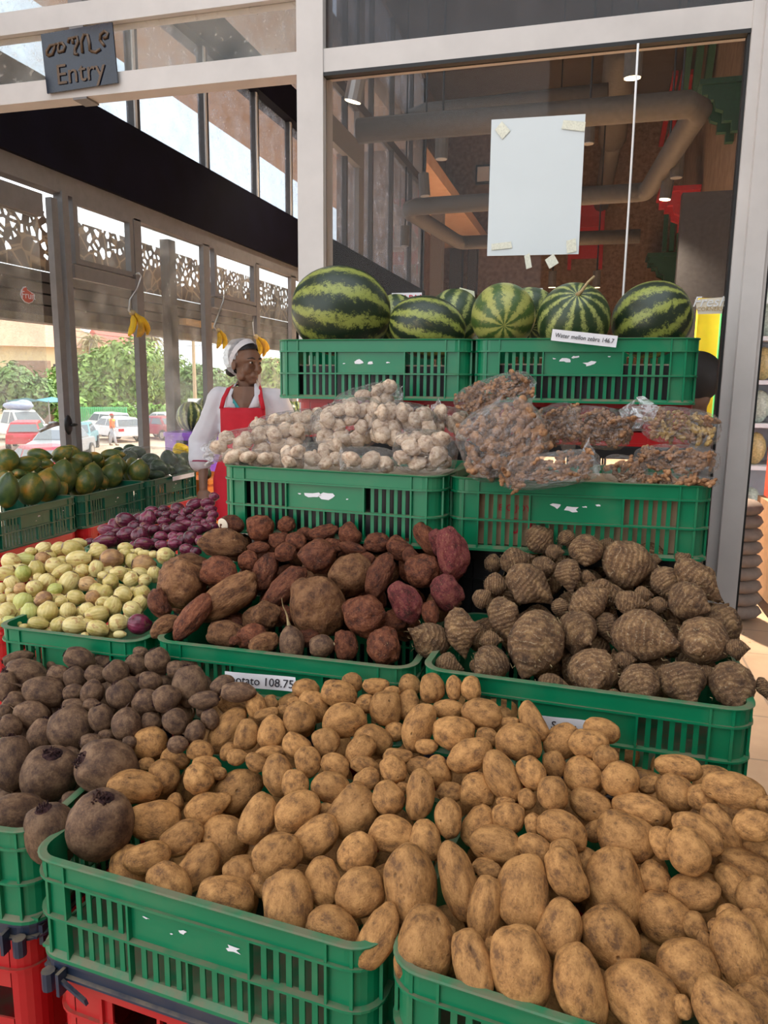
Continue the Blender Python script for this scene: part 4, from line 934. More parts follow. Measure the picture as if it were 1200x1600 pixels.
# red crates, navy trays and cartons that carry the tiers
def make_red(name='red_crate', mat=None):
    t = link(name, None); L, W, H = .56, .38, .275; mat = mat or M['red']
    build('rim', ring(L-.016, W-.016, .045, [(0, H-.03), (.008, H-.03), (.008, H-.002), (.006, H), (-.005, H), (-.005, H-.03)]), mat, t)
    build('mid_rib', ring(L-.016, W-.016, .045, [(0, H-.085), (.006, H-.085), (.006, H-.08), (-.004, H-.08), (-.004, H-.085)]), mat, t)
    build('bottom_rib', ring(L-.016, W-.016, .045, [(0, 0), (.008, 0), (.008, .02), (-.005, .02), (-.005, 0)]), mat, t)
    def pan(half, win):
        mb = MB(); mb.box(-half, half, 0, .004, .02, .09).box(-half, half, 0, .004, H-.12, H-.085)
        mb.box(-half, -win, 0, .004, H-.085, H-.03).box(win, half, 0, .004, H-.085, H-.03)
        n = 6
        for i in range(n):
            a = -half+2*half*i/n; mb.box(a, a+2*half/n*.55, 0, .004, .09, H-.12)
        mb.box(-win*.3, win*.3, 0, .004, H-.085, H-.03)
        for u in (-half*.75, -half*.25, half*.25, half*.75): mb.box(u-.003, u+.003, -.006, .002, .02, H-.03)
        return mb
    a = pan(.225, .15).mesh('side_panel', mat); b = pan(.135, .08).mesh('end_panel', mat)
    for y, r in ((-W/2+.008, 0), (W/2-.008, math.pi)): link('side_panel', a, t, (0, y, 0), r)
    for x, r in ((-L/2+.008, -math.pi/2), (L/2-.008, math.pi/2)): link('end_panel', b, t, (x, 0, 0), r)
    cm = MB(); n = 6; r = .045; vs = []; fs = []
    for i in range(n+1):
        aa = math.pi/2*i/n
        for rr in (r, r-.004): vs += [(rr*math.cos(aa), rr*math.sin(aa), .01), (rr*math.cos(aa), rr*math.sin(aa), H-.02)]
    for i in range(n):
        p = i*4; q = p+4; fs += [(p, q, q+1, p+1), (p+2, p+3, q+3, q+2)]
    ce = cm.add(vs, fs).mesh('corner_post', mat)
    for sx, sy, aa in ((1, 1, 0), (-1, 1, 90), (-1, -1, 180), (1, -1, 270)): link('corner_post', ce, t, (sx*(L/2-.008-r), sy*(W/2-.008-r), 0), math.radians(aa))
    build('base', MB().box(-L/2+.01, L/2-.01, -W/2+.01, W/2-.01, .002, .01), mat, t)
    return t
def make_tray():
    t = link('navy_tray', None); mat = M['navy']
    build('rim', ring(.58, .385, .04, [(0, .0), (.008, .0), (.008, .004), (.002, .006), (.002, .024), (.008, .026), (.008, .03), (-.004, .03), (-.004, 0)]), mat, t)
    build('base', MB().box(-.285, .285, -.19, .19, .001, .006), mat, t)
    for sx in (-1, 1):
        for sy in (-1, 1):
            lm_ = MB().tube([(sx*.262, sy*.205, -.02), (sx*.262, sy*.205, .012)], .011, 10)
            lm_.box(sx*.285-.004, sx*.285+.004, sy*.16-.02, sy*.16+.02, -.018, .02).box(sx*.235-.003, sx*.235+.003, sy*.205-.010, sy*.205+.008, -.02, .02)
            lm_.obox((sx*.21, sy*.207, -.008), (.024*sx, 0, .012), (0, .003, 0), (-.002, 0, .004))
            build('corner_lug', lm_, mat, t)
    return t
rproto, tproto, bproto = make_red(), make_tray(), make_red('shade_black_crate', M['black'])  # black copies: unseen supports, coloured for the shade under the tiers
bused = [0]
rused = [0, 0]
def red(x, y, z, rz, label, group=None, sz=1.0):
    o = rproto if not rused[0] else copy_tree(rproto); rused[0] = 1
    o.location = (x, y, z); o.rotation_euler = (0, 0, rz); o.scale = (1, 1, sz)
    return tag(o, label, 'crate', group)
def tray(x, y, z, rz, label, group=None):
    o = tproto if not rused[1] else copy_tree(tproto); rused[1] = 1
    o.location = (x, y, z); o.rotation_euler = (0, 0, rz)
    return tag(o, label, 'tray', group)
SUP = [('the full length front potato crate', c_front, 2, 1), ('the cut off potato crate', c_front2, 2, 1), ('the beet corner crate', c_side, 2, 1), ('the potato crate at the picture edge', c_right, 2, 1),
       ('the yam crate', c_yam, 2, 2), ('the taro crate', c_taro, 2, 2), ('the white onion crate', c_onion, 2, 2), ('the red onion crate', c_ronion, 2, 2)]
for nm, c, n, tr_ in SUP:
    x, y, zb = c.location; rz = c.rotation_euler.z
    h = (zb-.03)/n/.275
    for i in range(n):
        red(x-.012*(i == n-1), y+.006, i*h*.275, rz, ('red crate carrying %s' if i == n-1 else 'red crate on the floor below %s') % nm, 'red crates under the stall', h)
    tray(x, y, zb-.03, rz, 'navy plastic tray squeezed between a red crate and %s' % nm, 'navy trays under the stall')
for nm, x, y, n, zt in (('the garlic crate', -.607, 1.985, 4, 1.113), ('the ginger crate', -.034, 1.98, 4, 1.108)):
    h = zt/n/.275
    for i in range(n):
        o = bproto if not bused[0] else copy_tree(bproto); bused[0] = 1
        o.location = (x, y, i*h*.275); o.scale = (1, 1, h)
        tag(o, 'support crate, black for the shade in the stack under %s' % nm, 'crate', 'black crates under %s' % nm)
for nm, x, n, zt in (('the largest watermelon crate', -.632, 4, 1.335), ('the price strip watermelon crate', -.030, 4, 1.335)):
    h = zt/n/.275
    for i in range(n):
        o = copy_tree(bproto); o.location = (x+.02, 2.372, i*h*.275); o.scale = (1, 1, h)
        tag(o, 'support crate, black for the shade low in the stack under %s' % nm, 'crate', 'black crates under %s' % nm)
    red(x+.02, 2.372, zt, 0, 'shallow bright red crate just under %s' % nm, None, (1.452-zt)/.275)
for i, y in enumerate((2.9, 3.515, 4.125)):
    for j in range(2):
        red(-2.66, y, j*.745/2, ph, ['red crate under the cut off papaya crate', 'red crate under the whole papaya crate', 'red crate under the squash crate'][i], ['red crates below the first papayas', 'red crates below the second papayas', 'red crates below the squash'][i], .745/2/.275)
# boxes inside the crates; black ones are added for the shade behind slots
def carton(label, c, top, dark=False):
    h = top-c.location.z-.012
    t = thing('carton_shade_box', label, 'carton', (c.location.x, c.location.y, c.location.z+.012), c.rotation_euler.z)
    build('body', MB().box(-.27, .27, -.165 if dark else -.172, .165 if dark else .172, 0, h), M['black'] if dark else M.setdefault('carton', plain('brown_cardboard', (.36, .25, .15), .9, var=.12)), t)
    if dark: build('lid', MB().box(-.265, .265, -.162, .162, h, h+.004), plain('pale_card_lid', (.55, .45, .34), .9, var=.1), t)
    return t
cg = carton('added black box for slot shade inside the garlic crate', c_garlic, 1.262, True)
cn = carton('brown carton with red print inside the ginger crate', c_ginger, 1.262)
for s, sz_, u, z in (('10 L', .055, -.13, .045), ('BIG JOY', .022, -.14, .09)):
    o = link('carton_print', text_mesh('carton_print', s, sz_, M['redink'], .0004), cn); o.matrix_local = Matrix.Translation((u, -.1735, z)) @ frame_from((1, 0, 0), (0, -1, 0))
carton('added black box for slot shade under the largest watermelons', c_mel1, 1.55, True); carton('added black box for slot shade under the pale watermelons', c_mel2, 1.555, True)

# ------------------------------------------------------------------ produce meshes (unit size, long axis = x)
def ico(sub):
    bm = bmesh.new(); bmesh.ops.create_icosphere(bm, subdivisions=sub, radius=1); bm.verts.ensure_lookup_table()
    v = np.array([q.co[:] for q in bm.verts]); f = [tuple(q.index for q in x.verts) for x in bm.faces]; bm.free(); return v, f
ICO = {s: ico(s) for s in (2, 3, 4)}
def fbm(p, sc, seed, oct_=3):
    s = 0; a = 1
    for o in range(oct_):
        s += a*mn.noise(Vector((p[0]*sc+seed*7.3, p[1]*sc-seed*3.1, p[2]*sc+seed*1.7))); sc *= 2.1; a *= .5
    return s
def norm_unit(P):
    lo, hi = P.min(0), P.max(0); return (P-(lo+hi)/2)/((hi-lo)/2)
def finish(name, P, f, mat, unit=True):
    if unit: P = norm_unit(P)
    mb = MB(); mb.v = [tuple(p) for p in P]; mb.f = list(f); mb.mi = [0]*len(f)
    return mb.mesh(name, mat, True)
def potato_mesh(seed, mat, bottle=False, lumpy=.09, sub=4):
    r = random.Random(seed); V, f = ICO[sub]; P = V.copy()
    dents = [(Vector((r.gauss(0, 1), r.gauss(0, 1), r.gauss(0, 1))).normalized(), r.uniform(.02, .05), r.uniform(.10, .2)) for _ in range(8)]
    bend = r.uniform(-.18, .18); tp = r.uniform(-.16, .16); p_ = r.uniform(.86, .98)
    for i, v in enumerate(V):
        d = Vector(v); q = 1+lumpy*fbm(d, 1.1, seed, 2)+.02*fbm(d, 3.5, seed+5, 2)
        for dd, dep, wd in dents:
            a = d.angle(dd)
            if a < wd*3: q -= dep*math.exp(-(a/wd)**2)
        x, y, z = (math.copysign(abs(c)**p_, c)*q for c in d)
        y *= 1+tp*x; z *= 1+tp*x
        if bottle:
            k = 1/(1+math.exp(-9*(x-.25))); y *= 1-.36*k; z *= 1-.36*k
        y += bend*(x*x-.4); P[i] = (x, y, z)
    return finish('tuber', P, f, mat)
def yam_mesh(seed, mat, lumps=3, amp=.2):
    r = random.Random(seed+100); V, f = ICO[4]; P = V.copy()
    bl = [(Vector((r.uniform(-1, 1), r.gauss(0, .8), r.gauss(0, .8))).normalized(), r.uniform(.12, .3), r.uniform(.3, .5)) for _ in range(lumps)]
    b1, b2 = r.uniform(-.3, .3), r.uniform(-.2, .2)
    for i, v in enumerate(V):
        d = Vector(v); q = 1+amp*1.2*fbm(d, 1.7, seed, 3)+.035*fbm(d, 4, seed+3, 3)+.012*fbm(d, 14, seed, 2)
        for dd, h, wd in bl:
            a = d.angle(dd); q += h*math.exp(-(a/wd)**2)
        x, y, z = (math.copysign(abs(c_)**.96, c_)*q for c_ in d); y += b1*(x*x-.4); z += b2*(x*x-.4); P[i] = (x, y, z)
    return finish('tuber', P, f, mat)
def taro_mesh(seed, lumps=0, tip=.35, round_=False):
    r = random.Random(seed+300); V, f = ICO[4]; P = V.copy()
    bl = [(Vector((r.uniform(-.6, .8), r.gauss(0, 1), r.gauss(0, 1))).normalized(), r.uniform(.35, .6), r.uniform(.22, .34)) for _ in range(lumps)]
    b1 = r.uniform(-.15, .15)
    for i, v in enumerate(V):
        d = Vector(v); q = 1+.08*fbm(d, 1.4, seed, 3)+.035*fbm(d, 6, seed, 3)
        for dd, h, wd in bl:
            a = d.angle(dd); q += h*math.exp(-(a/wd)**2)
        x, y, z = d*q
        t = max(0, x); k = (1-tip*(1-math.cos(t*1.4)))*(1-.10*max(0, -x)**3)
        k *= 1+.022*math.sin(30*x+5*fbm(d, 1.2, seed, 2))
        P[i] = (x*(1.0+.16*max(0, x)**6), y*k+b1*x*x, z*k)
    return finish('corm', P, f, M['taro'])
def onion_mesh(seed, mat, longish=0.0):
    r = random.Random(seed+500); mb = MB(); prof = []
    n = 26
    for i in range(n+1):
        a = math.pi*i/n; x = -math.cos(a); rr = math.sin(a)**.9
        neck = .12*math.exp(-((x-1.02)/.16)**2)
        x2 = x*.86
        if x > .55: rr = rr*(1-.25*(x-.55)/.45)+neck; x2 = x*.86+.14*((x-.55)/.45)**1.5
        if x < -.9: x2 -= .03
        prof.append((x2, rr))
    vs = []; fs = []; m_ = 24; bx, by = r.uniform(-.1, .1), r.uniform(-.1, .1)
    for x, rr in prof:
        for k in range(m_):
            a = 2*math.pi*k/m_; q = rr*(1+.02*math.sin(a*3+seed)+.015*math.sin(a*7+seed*2)); vs.append((x, q*math.cos(a)+bx*max(0, x)**3, q*math.sin(a)+by*max(0, x)**3))
    for i in range(n):
        for k in range(m_): fs.append((i*m_+k, (i+1)*m_+k, (i+1)*m_+(k+1) % m_, i*m_+(k+1) % m_))
    return finish('bulb', np.array(vs), fs, mat)
def beet_mesh(seed):
    r = random.Random(seed+700); V, f = ICO[4]; P = V.copy()
    for i, v in enumerate(V):
        d = Vector(v); q = 1+.06*fbm(d, 1.2, seed, 2)+.015*fbm(d, 5, seed, 2); x, y, z = d*q
        if d.x > .7: x += .07*((d.x-.7)/.3)**2
        if d.x < -.8: x += .12*((-.8-d.x)/.2)
        P[i] = (x, y, z)
    return finish('root', P, f, M['beet'])
def papaya_mesh(seed):
    V, f = ICO[4]; P = V.copy()
    for i, v in enumerate(V):
        d = Vector(v); a = math.atan2(d.y, d.z); q = 1+.025*math.cos(5*a+seed)+.03*fbm(d, 1.1, seed, 2); x, y, z = d*q
        k = 1-.20*max(0, x)**1.5; y *= k; z *= k
        if x > .9: x += .04*(x-.9)/.1
        P[i] = (x, y, z)
    return finish('fruit', P, f, M['papaya'])
def melon_mesh(seed, mat):
    V, f = ICO[4]; P = V.copy()
    for i, v in enumerate(V):
        d = Vector(v); q = 1+.015*fbm(d, 1.0, seed, 2); x, y, z = d*q
        if abs(d.x) > .93: x -= math.copysign(.03*(abs(d.x)-.93)/.07, x)
        P[i] = (x, y, z)
    return finish('rind', P, f, mat)
def garlic_mesh(seed):
    mb = MB(); prof = [(.0, -.72), (.22, -.74), (.55, -.66), (.85, -.42), (1.0, -.08), (.93, .22), (.68, .48), (.36, .66), (.20, .80), (.16, 1.0), (.10, 1.02)]
    n = 32; vs = []; fs = []
    for r_, z in prof:
        for k in range(n):
            a = 2*math.pi*k/n; lob = 1+.10*abs(math.sin(a*3.5+seed))*(1 if -.7 < z < .6 else .2)-.03; vs.append((r_*lob*math.cos(a), r_*lob*math.sin(a), z))
    for i in range(len(prof)-1):
        for k in range(n): fs.append((i*n+k, i*n+(k+1) % n, (i+1)*n+(k+1) % n, (i+1)*n+k))
    fs.append(tuple((len(prof)-1)*n+k for k in range(n)))
    return finish('bulb', np.array(vs), fs, M['garlic'], False)
def ginger_mesh(seed, mat):
    r = random.Random(seed+900); mb = MB(); p = Vector((-.75, 0, 0)); d = Vector((1, r.uniform(-.3, .3), 0))
    for i in range(4):
        mb.ell(p, r.uniform(.34, .42), r.uniform(.27, .35), r.uniform(.25, .32), 10, rot=Vector((1, 0, 0)).rotation_difference(d.normalized()).to_matrix())
        for s in (-1, 1):
            if r.random() < .75:
                q = p+Vector((r.uniform(-.1, .2), s*r.uniform(.25, .45), r.uniform(-.15, .2))); mb.ell(q, .22, .26, .2, 10)
                if r.random() < .4: mb.ell(q+Vector((.05, s*.2, .05)), .14, .18, .14, 10)
        p = p+d*.5; d = Vector((1, r.uniform(-.5, .5), r.uniform(-.3, .3)))
    return mb.mesh('rhizome', mat, True)

MESH = {
 'potato': [potato_mesh(i, M['potato']) for i in range(12)], 'bottle': [potato_mesh(40+i, M['potato'], True) for i in range(2)],
 'beet': [beet_mesh(i) for i in range(6)],
 'wonion': [onion_mesh(i, M['wonion']) for i in range(4)], 'gonion': [onion_mesh(9+i, M['gonion']) for i in range(2)], 'bonion': [onion_mesh(19+i, M['bonion']) for i in range(2)],
 'ronion': [onion_mesh(29+i, M['ronion']) for i in range(4)],
 'yr': [yam_mesh(i, M['yamred'], 1, .11) for i in range(6)], 'yb': [yam_mesh(20+i, M['yambrown'], 1, .10) for i in range(5)], 'yp': [yam_mesh(40+i, M['yampink'], 2, .12) for i in range(3)],
 'ys': [yam_mesh(60+i, M['yamred'], 1, .09) for i in range(4)], 'ysb': [yam_mesh(70+i, M['yambrown'], 1, .09) for i in range(3)],
 'taro': [taro_mesh(i, 0, .6) for i in range(5)], 'tarok': [taro_mesh(20+i, 2, .6) for i in range(4)], 'tarol': [taro_mesh(40+i, 1, .8) for i in range(2)],
 'papaya': [papaya_mesh(i) for i in range(4)],
 'garlic': [garlic_mesh(i) for i in range(3)], 'ginger': [ginger_mesh(i, M['ginger']) for i in range(4)], 'gingery': [ginger_mesh(i+10, M['gingeryellow']) for i in range(2)],
 'squash': [potato_mesh(80+i, M['squash'], False, .04, 3) for i in range(2)], 'lemon': [potato_mesh(90, M['lemon'], False, .05, 3)],
}

# ------------------------------------------------------------------ heaps: what lies where, seen from the front of the stall
# (x, y, length, width, angle[, depth bias[, kind]]) read off in local frames (ox, oy, scale)
P3 = [(190,250,150,98,20,.5),(160,357,240,125,-55),(300,245,122,95,70),(370,238,85,68,60,.6),(258,385,150,116,-80),(350,290,122,62,-15,.6),(375,372,160,130,-80),(505,303,156,152,0),
 (535,170,135,98,10),(575,250,170,130,45,.4),(690,195,175,130,15),(750,140,102,95,0,.4),(713,315,212,165,-10),(815,240,92,100,80,.7),(862,158,132,78,0),(908,263,168,155,80),(938,185,80,60,0,.6),
 (1010,250,150,118,80,.3),(1020,150,106,104,0),(1127,165,142,120,90),(1060,350,246,145,-68),(1185,265,122,92,0,.5),(490,438,146,110,30),(632,415,135,125,60),(850,410,190,145,15,.3),
 (785,462,172,125,-55),(545,512,150,125,80),(675,530,152,112,35),(965,490,142,85,0,.6),(945,548,136,122,60),(1080,545,155,112,20,.4),(1150,560,150,130,60,.4),(1070,665,242,138,98),
 (820,595,138,105,-25),(815,530,150,85,20,.7),(655,632,197,145,15),(920,680,165,150,50),(405,575,200,150,72,.2),(485,620,148,130,80,.2),(490,740,235,175,-35),(310,780,238,165,-65),
 (757,755,262,218,-50),(585,865,238,168,-35),(155,875,242,215,45),(400,945,242,190,-20),(940,848,226,170,10),(775,940,195,178,-40),(1095,880,192,148,75,.3),
 (215,640,245,180,-30,.2),(80,725,225,150,-25,0,'bottle'),(30,590,150,140,60),(70,525,142,82,10,.4),(300,515,112,82,30,.2),(210,490,96,78,0,.4),(370,465,152,62,-5,.7),(125,565,75,62,0,.7),(170,460,100,70,-50,.8),
 (40,458,126,97,10),(55,980,185,170,45),(245,1000,150,100,0,.7),(625,735,90,62,0,.8),(985,635,70,58,0,.8),(480,230,70,50,0,.8),(430,270,70,50,0,.8),(950,370,95,92,0,.7),(30,860,110,100,0,.8)]
P4 = [(447,165,120,76,90),(527,167,120,95,90,-.1),(420,265,146,95,0,.4),(580,285,198,143,15),(447,378,198,162,5),(520,480,228,150,-25),(605,395,112,88,20,.5),(710,325,92,50,0,.7),(815,325,202,108,62,.2),
 (752,418,222,172,15),(672,580,258,155,62),(813,565,160,130,62),(955,418,190,158,-35,.4),(1080,430,192,140,5),(1140,365,172,120,20,.4),(1160,490,122,112,0,.5),(918,525,126,110,75,.4),(1055,580,196,180,45,.4),
 (555,640,164,158,0,.2),(910,662,162,143,85),(1095,720,216,148,25,.1),(420,775,185,130,88),(565,815,202,150,-55,.5),(703,775,158,145,0),(957,828,245,165,28),(645,900,256,178,12),(830,920,180,130,35,.4),
 (1120,835,132,100,-20,.6),(820,805,105,82,90,.6),(790,685,98,86,80,.6),(430,655,125,100,0,.7),(320,440,112,72,0,.7),(970,970,196,140,70),(1070,955,105,82,20,.5),(330,865,110,80,60,.9),(690,700,90,50,0,.9),(590,1000,120,80,0,.9)]
P5 = [(508,295,176,172,0),(780,240,216,126,10),(765,358,188,172,40,-.1),(893,385,142,125,40,.3),(1045,345,290,165,18),(1190,410,85,80,0,.4),(1135,510,185,148,3),(640,320,112,80,-20,.6),(605,435,268,145,15,.1),
 (870,545,250,158,40,.2),(980,525,246,132,62,.4),(710,590,150,122,80,.6),(825,630,226,190,70),(535,570,284,228,20,.1),(480,795,345,266,85,-.2),(665,760,165,150,60,.5),(855,825,240,170,5),(1038,790,208,145,65),
 (1095,695,248,138,25,.2),(1160,632,152,92,20,.5),(1150,865,215,180,70),(250,742,256,172,62),(345,680,120,102,80,.6),(225,995,268,200,-65),(460,1040,292,262,60),(710,945,256,230,30),(855,980,130,110,80,.4),
 (1070,1115,385,256,85),(825,1180,286,262,30),(958,985,82,78,0,.6),(915,1080,150,85,80,.7),(315,1258,352,238,80),(620,1325,375,312,50),(1000,1400,345,240,45),(1150,1385,250,200,60,.3),(800,1360,105,85,90,.6),
 (1170,1000,200,150,80,.7),(650,1080,150,120,0,1.0),(1020,930,120,100,0,1.0),(1190,1290,160,140,50,.8),(880,1300,150,100,60,.9)]
P6 = [(130,405,275,206,85),(275,310,202,155,72),(425,350,216,192,-30),(320,500,235,162,30),(500,530,268,148,-60,.1),(632,335,346,220,86),(690,570,308,236,-75,.1),(823,300,312,150,76),(930,430,280,135,102,.2),
 (885,650,278,160,77),(1085,355,302,214,93),(1080,655,314,248,85),(950,265,105,75,0,.7),(20,320,110,80,60,.7),(760,520,120,90,0,1.0),(970,580,100,70,60,1.0)]
P1 = [(708,485,160,156,0),(632,688,256,158,5),(720,845,262,178,-5),(850,930,226,148,-28),(690,1020,226,142,-12),(610,1085,240,195,70,.3),(795,1155,245,190,50,.2),(925,1075,260,165,-48),(1058,1215,275,205,5,.1),
 (1140,1110,196,160,55,.1),(770,640,165,146,70,.3),(690,582,80,62,0,.5),(820,560,142,88,20,.3),(820,765,90,80,60,.8),(1010,1010,120,100,0,.9)]
BEET = [(335,425,220,208,60,0,'beet',15),(235,640,275,265,85,0,'beet',-42),(510,600,290,255,15,0,'beet',-25),(470,875,320,305,88,0,'beet',-48),(245,920,300,235,62,0,'beet',-30),(80,820,270,200,-10,0,'beet',-30),(50,580,250,185,80),(190,458,178,130,100,.2),(203,243,196,145,195),(145,350,162,130,200),
 (45,410,122,112,30,.2),(125,165,202,150,10,.1),(30,225,150,100,80,.2),(88,85,135,70,-15,.1),(375,90,146,110,20),(280,165,112,92,20,.3),(355,185,122,102,60,.3),(455,165,112,86,20,.2),(435,240,116,108,-80),(345,245,97,82,-20,.4),
 (550,155,122,115,40),(570,265,142,132,60),(475,370,132,112,70),(592,390,150,136,-95),(707,195,112,92,10),(785,275,132,130,-20),(690,295,132,128,30,.3),(640,120,112,98,40,.3),(740,100,122,118,60),(830,140,95,88,0,.5),
 (891,220,195,165,80,.1),(955,282,142,85,175),(1045,210,116,88,-35),(1120,245,166,96,0,.2),(825,385,124,115,55),(916,430,112,95,-80,.2),(985,375,97,86,70,.3),(712,385,102,90,10,.3),(835,490,97,82,0,.2),(75,300,112,108,30,.5),
 (350,310,112,72,0,.4),(430,305,82,62,0,.5),(620,225,112,108,0,.6),(430,480,102,82,0,.6),(610,480,70,60,0,.6),(660,60,72,60,0,.5),(20,340,80,70,80,.6),(500,450,80,60,0,.8),(90,500,90,80,0,.8),(330,540,100,80,0,1.0),(960,330,80,70,0,.9),(350,760,130,100,0,1.1),(180,790,120,90,0,1.1)]
WON = [(70,230,120,108,20),(158,217,152,80,0,0,'gonion'),(272,147,105,82,-30),(268,208,95,80,0,.3,'bonion'),(375,153,110,98,-20),(455,150,140,110,15),(495,215,162,110,-5),(490,118,110,72,0,.3),(610,170,130,95,160),(600,138,75,60,0,.4),
 (700,215,150,132,0,0,'bonion'),(785,145,100,72,0),(785,185,92,76,0,.3),(825,225,105,85,90,.2),(900,250,152,126,10,0,'bonion'),(1035,195,118,110,0),(965,310,110,86,80,.1),(228,280,126,112,-100),(145,305,112,95,80,0,'gonion'),(30,310,130,86,10),
 (75,370,110,95,60),(130,400,85,80,0,.1,'bonion'),(215,395,105,100,70),(290,358,112,105,120),(340,255,115,102,10),(385,295,142,85,150),(430,365,158,122,115),(345,405,100,85,-20,.2,'gonion'),(515,285,92,86,200),(600,275,115,90,100),
 (550,370,116,96,10,.1,'bonion'),(695,355,105,100,40),(740,300,116,86,180),(820,340,105,100,150),(905,348,86,80,0,.1),(650,320,82,64,0,.5),(888,435,120,110,70),(650,430,126,110,-70),(770,440,118,114,20),(580,455,96,90,60,.3,'bonion'),
 (475,455,122,96,10),(270,465,112,98,150,.1,'bonion'),(385,480,82,72,0,.3),(145,485,126,122,110,0,'gonion'),(80,460,82,64,0,.4),(45,540,115,110,30),(185,545,120,108,-95,0,'gonion'),(300,540,134,126,-80),(425,537,108,98,90),(545,535,105,96,70,.2),
 (605,560,155,108,170),(705,505,128,112,-75),(830,530,125,105,20),(740,615,120,118,0),(75,608,120,72,20,0,'gonion'),(240,617,130,84,10),(370,625,112,104,-70),(465,630,150,115,5),(612,650,145,106,15),(15,460,65,60,0,.3),(10,395,72,45,90,.3),
 (195,165,75,50,0,.3),(750,685,85,50,0,.4),(155,642,70,50,0,.4),(530,690,50,40,0,.4),(960,185,65,50,0,.4),(870,168,65,50,0,.4),(905,182,92,52,0,.4),(500,590,60,50,0,.7),(325,460,70,60,0,.6),(240,330,70,60,0,.7),(873,622,155,132,10,0,'ronion'),
 (60,415,60,50,0,.6),(640,490,70,60,0,.8),(840,410,60,50,0,.7),(10,610,70,60,0,.2)]
RON = [(695,470,116,88,10),(815,460,102,95,-80),(700,545,112,86,170),(770,555,104,96,-85),(580,585,132,78,175),(798,600,112,72,5),(595,525,112,64,10),(885,437,72,50,0),(840,415,82,50,0),(905,475,76,54,0),(985,410,92,72,30),(985,515,102,72,10),
 (890,560,82,62,0),(895,605,82,52,0),(1055,570,96,86,40),(1090,520,102,62,0),(1075,380,102,64,-20),(1145,375,82,58,0),(1180,340,60,52,0),(1110,440,68,48,0),(1005,465,72,46,0),(1090,470,74,46,0),(1160,410,74,54,0),(1175,440,62,54,0),(1165,470,58,52,0),
 (1035,635,96,72,20),(1080,642,64,54,0),(855,520,74,54,0,.2),(810,515,66,50,0,.3),(1035,490,82,48,0,.2),(965,600,82,56,0,.2),(1132,510,72,54,0),(905,410,66,48,0,.2),(500,590,66,46,0),(650,530,66,46,0,.2),(930,520,66,48,0,.3),(970,450,66,46,0,.3),(1055,455,56,42,0,.3),
 (615,555,72,54,0,.3),(960,560,70,60,0,.4),(745,610,70,56,0,.3),(860,590,60,50,0,.5),(1000,560,60,50,0,.4),(1110,580,70,60,0,.2),(1040,415,60,46,0,.3),(920,440,60,46,0,.3),(1130,480,50,40,0,.3)]
YAM = [(195,310,192,178,30,0,'yb'),(340,155,180,106,5,0,'yb'),(375,90,92,70,20,0,'yr'),(478,105,104,98,0,0,'yr'),(572,90,66,60,0,0,'yr'),(435,220,78,74,0,.2,'yr'),(330,260,134,118,25,.1,'yr'),(358,355,262,128,-35,0,'ysb'),(232,425,205,88,-52,.1,'ys'),
 (130,455,116,66,-35,.1,'ysb'),(110,375,112,76,70,.4,'yr'),(495,260,156,92,-68,0,'ys'),(565,315,205,88,-45,.1,'ys'),(545,150,78,66,0,.2,'yr'),(605,155,82,76,0,.1,'yr'),(570,190,82,72,0,.2,'yr'),(688,205,132,128,40,0,'yr'),(705,120,112,56,-15,.2,'ys'),
 (800,130,92,82,40,.1,'yr'),(810,180,112,52,15,0,'ys'),(685,383,222,205,80,0,'yb'),(800,275,170,152,-30,.1,'yb'),(905,275,186,92,-65,0,'ys'),(900,155,102,72,0,.2,'yr'),(980,180,112,82,30,.2,'yr'),(1060,258,130,126,0,0,'yr'),(1080,145,140,76,60,.1,'yr'),
 (1003,370,166,112,60,0,'yp'),(855,420,158,150,60,0,'yr'),(1150,335,132,112,60,.1,'yp'),(1128,160,118,76,65,.1,'yp'),(1172,195,200,120,80,-.3,'yp'),(495,415,112,100,0,.3,'yb'),(350,485,132,100,10,.1,'yb'),(445,495,115,92,-20,.1,'yr'),
 (490,520,116,76,-22,0,'ysb'),(590,515,122,92,-100,0,'beet'),(700,530,90,85,-10,0,'beet'),(785,525,112,90,80,.3,'yr'),(920,530,142,124,80,0,'yr'),(385,510,42,32,0,-.1,'yr'),(230,230,142,72,10,.4,'yb'),(640,125,70,50,0,.3,'yr'),(470,175,84,48,0,.4,'yr'),
 (1090,410,92,64,80,.4,'yr'),(650,500,90,70,0,.6,'yr'),(560,420,90,80,0,.8,'yr'),(740,170,80,60,0,.5,'yr'),(420,330,100,70,0,.8,'yr'),(1020,210,80,60,60,.5,'yr'),(860,220,70,60,0,.6,'yr'),(960,440,110,90,0,.8,'yr')]
